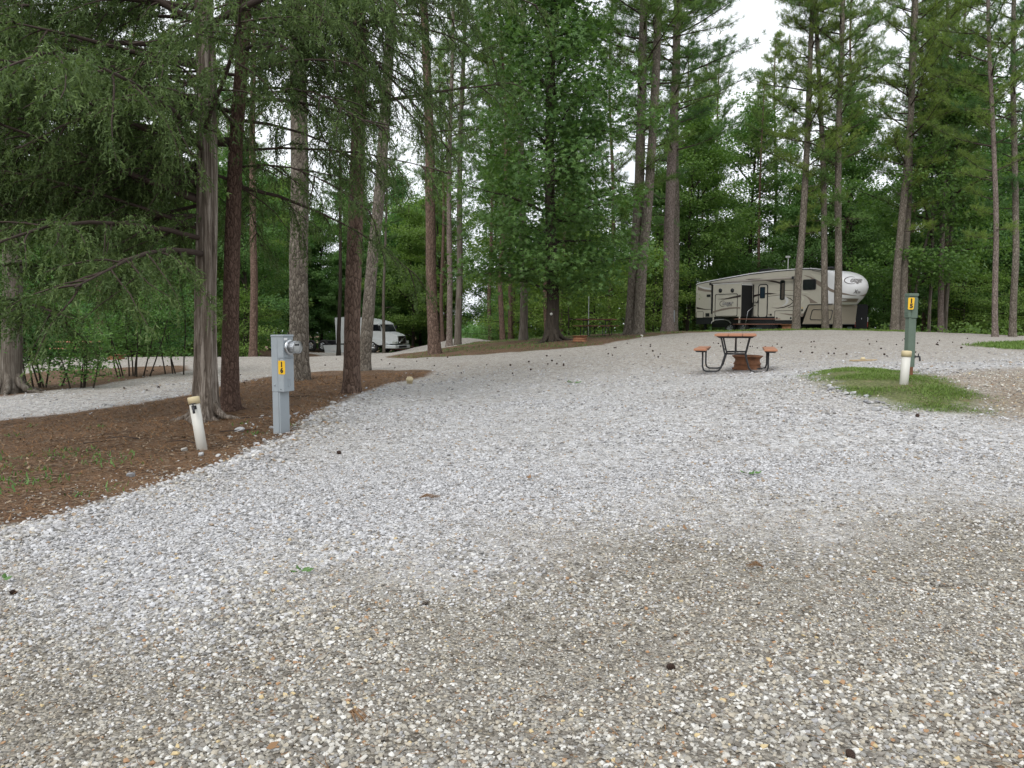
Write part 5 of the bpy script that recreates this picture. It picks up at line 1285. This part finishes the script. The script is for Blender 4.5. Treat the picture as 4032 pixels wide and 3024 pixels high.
decal('swoosh', [(1105,572),(1125,572),(1118,598),(1105,598)], M['rv_taupe'], rv)
# slide-out
E = 1.0
ua, wa = s1(408, 345, -E); ub, _ = s1(630, 335, -E); ws1 = s1(520, 598, -E)[1]; wtop = s1(520, 338, -E)[1]
mb = MB(); mb.box(ua, ub, -E, -.002, ws1, wtop, .01); sl = mb.build('slide_out', M['rv_body'], rv)
mb = MB(); mb.box(ub+.001, ub+.012, -E+.02, -.02, ws1-.02, wtop-.06); mb.box(ua-.012, ua-.001, -E+.02, -.02, ws1-.02, wtop-.06); mb.build('slide_side', M['black_dull'], sl)
mb = MB(); mb.box(ub+.012, ub+.025, -E+.02, -.02, wtop-.10, wtop-.06); mb.box(ua-.02, ub+.02, -E-.012, -.01, wtop+.001, wtop+.03); mb.build('slide_trim', M['rv_white'], sl)
u730, w345 = s1(731, 345); u1_, w605 = s1(690, 604)
mb = MB(); mb.ring([(ua-.08,w605-.05),(u730,w605-.05),(u730,w345+.02),(ua-.08,w345+.02)], [(ua-.02,w605),(u730-.06,w605),(u730-.06,w345-.04),(ua-.02,w345-.04)], -.03, -.0008); mb.build('slide_flange', M['black'], rv)
mb = MB(); mb.box(ub-.14, ub-.04, -E-.01, -E+.02, .70, ws1-.002); mb.box(ua+.02, ua+.09, -E-.01, -E+.02, .80, ws1-.002); mb.build('slide_leg', M['rv_body'], sl)
a = s1(425, 420, -E); b_ = s1(603, 597, -E)
frame_poly('hatch_frame', rrect(a[0], b_[0], b_[1]+.02, a[1], .09), .035, M['black'], sl, -E-.014, -E-.0005)
for x in (466, 560):
    u, w = s1(x, 390, -E); mb = MB(); mb.lathe([(0,0),(.12,0),(.125,.02),(.08,.05),(0,.055)], 20, (u, -E, w), 'Y'); mb.build('speaker', M['black'], sl)
decal('swoosh', [(440,458),(500,454),(560,440),(606,428),(629,424),(629,440),(606,444),(560,452),(500,461)], M['rv_brown'], sl, -E-.018, vo=-E)
decal('swoosh', [(407,556),(480,534),(540,523),(600,520),(627,523),(627,534),(600,531),(540,536),(480,547),(407,567)], M['rv_taupe'], sl, -E-.018, vo=-E)
u, w = s1(462, 505, -E); u2, w2 = s1(562, 480, -E); sc = (u2-u)
def side_arc(name, pts, mat, parent, y, wd):
    vs = []
    for i, (s, w_) in enumerate(pts):
        a = pts[max(i-1,0)]; b_ = pts[min(i+1, len(pts)-1)]; dx, dy = b_[0]-a[0], b_[1]-a[1]; l = math.hypot(dx, dy); e = wd*(.3+.7*math.sin(math.pi*(i+.3)/(len(pts)-.4)))
        vs += [(s-dy/l*e, y, w_+dx/l*e), (s+dy/l*e, y, w_-dx/l*e)]
    mb = MB(); mb.add(vs, [(2*i, 2*i+2, 2*i+3, 2*i+1) for i in range(len(pts)-1)]); return mb.build(name, mat, parent)
wc = s1(500, 494, -E)[1]
side_arc('logo_letter', arc(u+sc*.26, wc, sc*.25, .16, 50, 310), M['rv_brown'], sl, -E-.006, .018)
me = text_mesh('ougar', sc*.36, .3, .001, align='LEFT', bold=.014); put_text('logo_letters', me, M['rv_brown'], sl, basis((u+sc*.2, -E-.006, wc+.02), (1,0,0), (0,0,1)))
me = text_mesh('ougar', sc*.36, .3, .001, align='LEFT', bold=-.004); put_text('logo_highlight', me, M['rv_pale'], sl, basis((u+sc*.2, -E-.010, wc+.02), (1,0,0), (0,0,1)))
mb = MB(); mb.box(u+sc*.62, u+sc*.98, -E-.006, -E-.0005, wc-.15, wc-.125); mb.build('logo_line', M['rv_brown'], sl)
# awning
A = s1(392, 337, -.2); B_ = s1(1052, 292, -.2)
mb = MB(); mb.tube([(A[0],-.2,A[1]),((A[0]+B_[0])/2,-.2,(A[1]+B_[1])/2+.03),(B_[0],-.2,B_[1])], .06, 12); mb.build('awning_roll', M['awn'], rv)
for (x, y, y2) in ((400,340,575),(1047,292,568)):
    u, w = s1(x, y, -.08); w2 = s1(x, y2, -.08)[1]; mb = MB(); mb.box(u-.035, u+.035, -.12, -.001, w2, w+.05, .005); mb.box(u-.06, u+.07, -.30, -.122, w-.07, w+.09, .02); mb.build('awning_arm', M['black'], rv)
# windows, door
def win(x0, y0, x1, y1, r, name='window', vo=0, t=.035, slats=False):
    a = s1(x0, y1); b_ = s1(x1, y0); w0 = s1((x0+x1)/2, y1)[1]; w1 = s1((x0+x1)/2, y0)[1]
    mb = MB(); mb.ring(rrect(a[0], b_[0], w0, w1, r), rrect(a[0]+t, b_[0]-t, w0+t, w1-t, r*.7), -.03, -.001); o = mb.build(name, M['black'], rv)
    mb = MB(); mb.prism(rrect(a[0]+t+.001, b_[0]-t-.001, w0+t+.001, w1-t-.001, r*.7), -.014, -.001); mb.build('pane', M['rv_glass'], o)
    if slats:
        mb = MB(); k = 0; z = w0+t+.04
        while z < w1-t-.12: mb.box(a[0]+t+.06, b_[0]-t-.02, -.0175, -.0145, z, z+.018); z += .048
        mb.build('blind', M['rv_taupe'], o)
    return o
win(936,308,973,464,.09, slats=True); win(1114,301,1217,386,.09)
a = s1(765, 605); b_ = s1(841, 337); mb = MB(); mb.ring(rrect(a[0], b_[0], a[1], b_[1], .16), rrect(a[0]+.05, b_[0]-.05, a[1]+.04, b_[1]-.05, .13), -.03, -.001); dr = mb.build('door', M['black'], rv)
mb = MB(); mb.prism(rrect(a[0]+.052, b_[0]-.052, a[1]+.042, b_[1]-.052, .125), -.022, -.001); mb.build('door_leaf', M['rv_body'], dr)
a = s1(779, 453); b_ = s1(820, 361); mb = MB(); mb.ring(rrect(a[0], b_[0], a[1], b_[1], .06), rrect(a[0]+.03, b_[0]-.03, a[1]+.03, b_[1]-.03, .04), -.036, -.0225); mb.build('door_window_frame', M['black'], dr)
mb = MB(); mb.prism(rrect(a[0]+.031, b_[0]-.031, a[1]+.031, b_[1]-.031, .04), -.031, -.0225); mb.build('door_window', plain('door_glass', (.02,.035,.05), .15), dr)
u, w = s1(768, 477); mb = MB(); mb.box(u-.05, u+.05, -.07, -.032, w-.07, w+.06, .01); mb.build('handle', M['black'], dr)
# grab rail folded beside the door
u, w = s1(740, 487); u2, w2 = s1(757, 598); mb = MB(); mb.tube([(u2,-.03,w2),(u2-.25,-.06,w2),(u2-.27,-.06,w),(u2-.1,-.06,w+.04),(u2+.02,-.03,w)], .018, 6); mb.build('grab_rail', M['black'], rv)
mb = MB(); mb.box(u2-.22, u2-.04, -.03, -.001, w2+.05, w2+.6, .005); mb.build('control_panel', M['rv_body'], rv)
mb = MB(); mb.box(u2-.18, u2-.08, -.036, -.031, w2+.62, w2+.67); mb.build('sticker', M['black'], rv)
# hatches, vents, lights
def hatch(x0, y0, x1, y1, r=.07, mat='rv_body', t=.022):
    a = s1(x0, y1); b_ = s1(x1, y0); w0 = s1((x0+x1)/2, y1)[1]; w1 = s1((x0+x1)/2, y0)[1]
    mb = MB(); mb.ring(rrect(a[0], b_[0], w0, w1, r), rrect(a[0]+t, b_[0]-t, w0+t, w1-t, r*.7), -.02, -.001); o = mb.build('hatch', M['black'], rv)
    mb = MB(); mb.prism(rrect(a[0]+t+.001, b_[0]-t-.001, w0+t+.001, w1-t-.001, r*.7), -.012, .0-.001); mb.build('hatch_door', M[mat], o); return o, (a[0], b_[0], w0, w1)
hatch(281,556,336,608); o, bb = hatch(897,548,1050,628)
for f in (.13, .85):
    u = bb[0]+(bb[1]-bb[0])*f; mb = MB(); mb.box(u-.05, u+.05, -.03, -.0125, bb[2]+.07, bb[2]+.19, .008); mb.build('latch', M['black'], o)
hatch(1056,548,1102,628)
def bit(name, x0, y0, x1, y1, mat, d=.03):
    a = s1(x0, y1); b_ = s1(x1, y0); mb = MB(); mb.box(a[0], b_[0], -d, -.001, a[1], b_[1], .004); return mb.build(name, M[mat], rv)
bit('vent', 360, 421, 389, 441, 'black'); bit('vent', 353, 569, 383, 597, 'black'); bit('outlet', 861, 574, 875, 588, 'black'); bit('marker_light', 849, 579, 857, 584, 'rust'); bit('outlet', 1107, 538, 1120, 552, 'black'); bit('marker_light', 1108, 525, 1120, 530, 'yellow')
# running gear
def wheel(parent, u, w, r=.37, v=.10, rim='alu'):
    mb = MB(); mb.lathe([(r*.58,-.11),(r*.9,-.11),(r,-.08),(r,.08),(r*.9,.11),(r*.58,.11)], 32, (u, v, w), 'Y', close=True); ty = mb.build('wheel', M['rubber'], parent)
    mb = MB(); mb.lathe([(r*.5,.02),(r*.58,.02),(r*.58,.10),(r*.52,.10)], 32, (u, v, w), 'Y', close=True)
    for k in range(6):
        a = k*math.pi/3+.3; mb.tube([(u+math.cos(a)*r*.12, v-.07, w+math.sin(a)*r*.12), (u+math.cos(a)*r*.55, v-.085, w+math.sin(a)*r*.55)], [.05*r/.37,.032*r/.37], 6)
    mb.lathe([(0,.04),(r*.2,.04),(r*.17,.10),(0,.11)], 16, (u, v, w), 'Y'); mb.build('rim', M[rim], ty); return ty
uw, _ = s1(540, 680); wheel(rv, uw+.05, .40); wheel(rv, uw+.95, .40)
mb = MB(); c0 = uw-.15
pts = [(s1(x, y)[0], s1(x, y)[1]) for x, y in ((400,655),(405,638),(430,624),(470,620),(510,621),(540,632),(556,650))]
mb.tube([(p[0], -.02, p[1]) for p in pts], .03, 6); mb.build('fender', M['rv_pale'], rv)
mb = MB(); mb.prism([(uw-1.6,.45),(uw-1.6,.70),(7.2,.70),(7.2,.52),(uw+1.8,.45)], .35, 2.1); mb.build('chassis', M['black'], rv)
for u in (.5, 6.0, 8.6):
    mb = MB(); mb.box(u-.05,u+.05,.3,.4,.02,.66,.004); mb.box(u-.13,u+.13,.22,.48,.0,.025,.003); mb.build('jack_leg', M['black'], rv)
mb = MB(); mb.box(4.9,5.9,-.45,.2,.30,.66,.02); mb.build('underbody_tank', M['black'], rv)
ud = s1(800, 605)[0]
for k, (z, y) in enumerate(((.62,-.30),(.40,-.52),(.18,-.74))):
    mb = MB(); mb.box(ud-.36, ud+.36, y-.14, y+.10, z, z+.035, .006); mb.build('step', plain('step_tread', (.10,.16,.15), .6), rv)
mb = MB()
for s in (-.38, .38): mb.tube([(ud+s,-.05,.66),(ud+s,-.86,.02)], .02, 6)
mb.build('step_frame', M['dark_metal'], rv)
mb = MB(); q0 = ud-.62; mb.tube([(q0+.14,-.25,w2+.15+.4),(q0,-.5,w2+.3),(q0-.06,-.75,.05)], .016, 6); mb.build('hand_rail', M['alu'], rv)
# roof fittings
uc, _ = s1(785, 240); wr = 3.47
mb = MB(); mb.prism([(uc-.62,wr),(uc-.60,wr+.30),(uc-.45,wr+.36),(uc+.1,wr+.36),(uc+.55,wr+.22),(uc+.72,wr+.05),(uc+.72,wr)], .55, 1.25); mb.build('air_conditioner', M['black'], rv)
for x in (1065, 1235):
    u, _ = s1(x, 230); mb = MB(); mb.box(u-.25, u+.25, .9, 1.4, 3.60, 3.72, .03); mb.build('roof_vent', M['black'], rv)
u, _ = s1(940, 230); mb = MB(); mb.tube([(u,.6,3.55),(u,.6,4.35)], .025, 6); mb.box(u-.12,u+.08,.5,.7,4.35,4.45,.02); mb.build('antenna', M['rv_pale'], rv)
P = [(7.9,-.02,3.62),(8.15,-.03,3.50),(8.45,-.04,3.45),(8.8,-.05,3.3),(8.93,-.05,2.95),(8.82,-.04,2.55)]; mb = MB(); mb.tube(P, .012, 5); mb.build('hanging_cable', M['black'], rv)

# black cargo trailer under the nose
p = side(3350, 1280)
k = (3360-2016)/F; yb = 42.6; ct = empty('cargo_trailer', (k*yb, yb, .90), D2R(36), 'black enclosed cargo trailer with red and white reflector strips, beyond the white cap', 'cargo trailer')
def boxmesh(name, mat, par, *a, b=.02): mb = MB(); mb.box(*a, b); return mb.build(name, mat, par)
M['black_paint'] = plain('black_trailer_paint', (.010,.010,.012), .65, var=.1, spec=.2)
mb = MB(); mb.prism([(0,.28),(0,1.70),(.12,1.76),(1.20,1.76),(1.32,1.70),(1.32,.28)], 0, 3.0); mb.build('body', M['black_paint'], ct)
boxmesh('rear_door', M['black_paint'], ct, .07, 1.25, -.03, -.002, .34, 1.62)
boxmesh('bumper', M['black'], ct, -.02, 1.34, -.10, -.031, .18, .30)
rs_w, rs_r = M['white_print'], plain('red_reflector', (.45,.02,.02), .4)
for x in (.0, 1.27):
    q = boxmesh('reflector_strip', rs_w, ct, x+.005, x+.05, -.036, -.0305, .78, 1.05, b=.002); boxmesh('red_section', rs_r, q, x+.005, x+.05, -.036, -.0305, .50, .777, b=.002)
q = boxmesh('reflector_strip', rs_r, ct, .08, .5, -.108, -.101, .22, .26, b=.002); boxmesh('white_section', rs_w, q, .502, .95, -.108, -.101, .22, .26, b=.002)
boxmesh('latch', M['alu'], ct, .62, .66, -.05, -.031, .92, 1.0, b=.004)
boxmesh('licence_plate', plain('plate', (.35,.45,.42), .5), ct, -.036, -.031, .1, .4, .35, .50, b=.002)
for x in (-.12, 1.44):
    wq = MB(); wq.lathe([(.18,-.1),(.30,-.1),(.33,-.06),(.33,.06),(.30,.1),(.18,.1)], 20, (0, 0, 0), 'X', close=True); w_ = wq.build('wheel', M['rubber'], ct); w_.location = (x, 1.6, .33)

# ------------------------------------------------------------------ white truck
TT = D2R(25); c2T, s2T = math.cos(TT), math.sin(TT); YT = 69.0; k = (1269-2016)/F; XT = k*YT; pz = unp(1400/K*1.0, 1387/K, 67).z; ZT = pz
def t7(x, y, v=0.0):
    fx, fy = 1200+x/4.424, 1150+y/4.423; k = (fx-2016)/F; Yb = YT+c2T*v; Xb = XT+s2T*v
    u = (k*Yb-Xb)/(c2T+k*s2T); D = Yb-s2T*u; dd = (1512-fy)/F; return u, EYE+(-sp_+dd*cp)/(cp+dd*sp_)*D-ZT
tk = empty('semi_truck', (XT, YT, ZT), -TT, 'white semi tractor without trailer parked beyond the road, half hidden by pines', 'truck')
M['truck'] = plain('white_truck_paint', (.62,.65,.66), .25, var=.03, dirt=.04)
def tp(pts, v0, v1, name, mat, par=tk): mb = MB(); mb.prism([t7(*q) for q in pts], v0, v1); return mb.build(name, mat, par)
TW = 2.4
tp([(528,445),(700,435),(900,445),(1000,460),(1040,890),(545,895)], .05, TW-.05, 'sleeper', M['truck'])
tp([(1000,458),(1140,488),(1230,510),(1295,548),(1303,562),(1010,562)], .15, TW-.15, 'cab_roof', M['truck'])
tp([(1005,560),(1290,560),(1345,690),(1345,900),(1010,900)], .12, TW-.12, 'cab', M['truck'])
o = tp([(1140,575),(1262,572),(1318,676),(1150,676)], .10, .119, 'side_window', M['rv_glass'])
tp([(1132,568),(1266,563),(1328,682),(1310,682),(1256,573),(1144,577),(1150,682),(1140,682)], .095, .1185, 'window_frame', M['black'], o)
a = t7(1292, 566); b_ = t7(1345, 688); mb = MB(); mb.add([(a[0]+.03,.25,a[1]),(b_[0]+.03,.2,b_[1]),(b_[0]+.03,TW-.2,b_[1]),(a[0]+.03,TW-.25,a[1])], [(0,1,2,3)]); mb.build('windshield', M['rv_glass'], tk)
# hood, narrower in front
def hood():
    P = [t7(*q) for q in [(1340,690),(1400,703),(1520,742),(1555,765),(1562,905),(1340,905)]]; mb = MB(); u0, u1 = P[0][0], P[3][0]
    n = len(P); ins = lambda u: .25+.35*max(0, (u-u0)/(u1-u0))
    vs = [(u, ins(u), w) for u, w in P]+[(u, TW-ins(u), w) for u, w in P]
    mb.add(vs, [tuple(range(n)), tuple(range(n, 2*n))[::-1]]+[(i, (i+1) % n, n+(i+1) % n, n+i) for i in range(n)]); return mb.build('hood', M['truck'], tk), u1, P
ho, uh, P = hood()
tp([(1110,845),(1140,815),(1200,812),(1330,830),(1345,850),(1410,880),(1425,915),(1290,925),(1250,905),(1200,870),(1150,860)], .02, .6, 'fender', M['truck'])
u1 = uh; wl = t7(1555,905)[1]; wh = t7(1545,768)[1]
mb = MB(); mb.prism([(.62,wl),(TW-.62,wl),(TW-.66,wh-.02),(.66,wh-.02)], u1+.002, u1+.05, 'x'); gr = mb.build('grille', M['black_print'], tk)
mb = MB(); mb.tube([(u1+.06,.66,wl+.05),(u1+.06,TW-.7,wh-.06)], .03, 6)
mb.ring([(.58,wl-.03),(TW-.58,wl-.03),(TW-.62,wh+.01),(.62,wh+.01)], [(.63,wl+.01),(TW-.63,wl+.01),(TW-.67,wh-.03),(.67,wh-.03)], u1+.03, u1+.07, 'x'); mb.build('grille_bar', M['alu'], gr)
mb = MB(); mb.box(u1+.055, u1+.09, TW/2-.11, TW/2+.11, (wl+wh)/2-.11, (wl+wh)/2+.11, .02); mb.build('emblem', M['alu'], gr)
wb = t7(1500, 985)[1]; wt = t7(1500, 925)[1]
mb = MB(); mb.box(u1-1.0, u1+.12, .02, TW-.02, wb, wt, .05); bu = mb.build('bumper', M['truck'], tk)
mb = MB(); mb.box(u1+.121, u1+.13, .6, TW-.6, wb+.05, wt-.05); mb.build('bumper_grille', M['black'], bu)
for v in (.1, TW-.5):
    mb = MB(); mb.box(u1-.25, u1+.06, v, v+.4, wl-.02, wl+.25, .04); mb.build('headlight', plain('headlamp_glass', (.45,.48,.45), .15), tk)
tp([(1250,740),(1330,760),(1330,800),(1300,770)], .16, .2, 'side_vent', M['black'])
for v in (-.12, TW+.02): mb = MB(); mb.box(t7(1300,600)[0], t7(1312,600)[0]+.1, v, v+.12, t7(1300,640)[1], t7(1300,580)[1], .02); mb.build('mirror', M['black'], tk)
tp([(320,925),(700,918),(1040,920),(1100,1000),(1100,1045),(350,1060),(345,1000)], .0, .35, 'side_fairing', M['truck'])
tp([(460,985),(535,980),(535,1030),(455,1035)], -.03, -.001, 'fuel_step', M['rv_pale'])
mb = MB(); mb.box(t7(330,900)[0], u1-.2, .6, TW-.6, .45, 1.0, .03); mb.build('chassis', M['black'], tk)
uf = t7(1172, 985)[0]; wheel(tk, uf, .50, .52, .16); wheel(tk, uf, .50, .52, TW-.16)
ur = t7(318, 985)[0]
for q in (0, 1.35):
    for v in (.2, TW-.2): wheel(tk, ur-.1+q*0-q, .50, .52, v)
tp([(305,900),(420,910),(420,925),(330,930),(305,960)], .05, .6, 'rear_fender', M['black'])
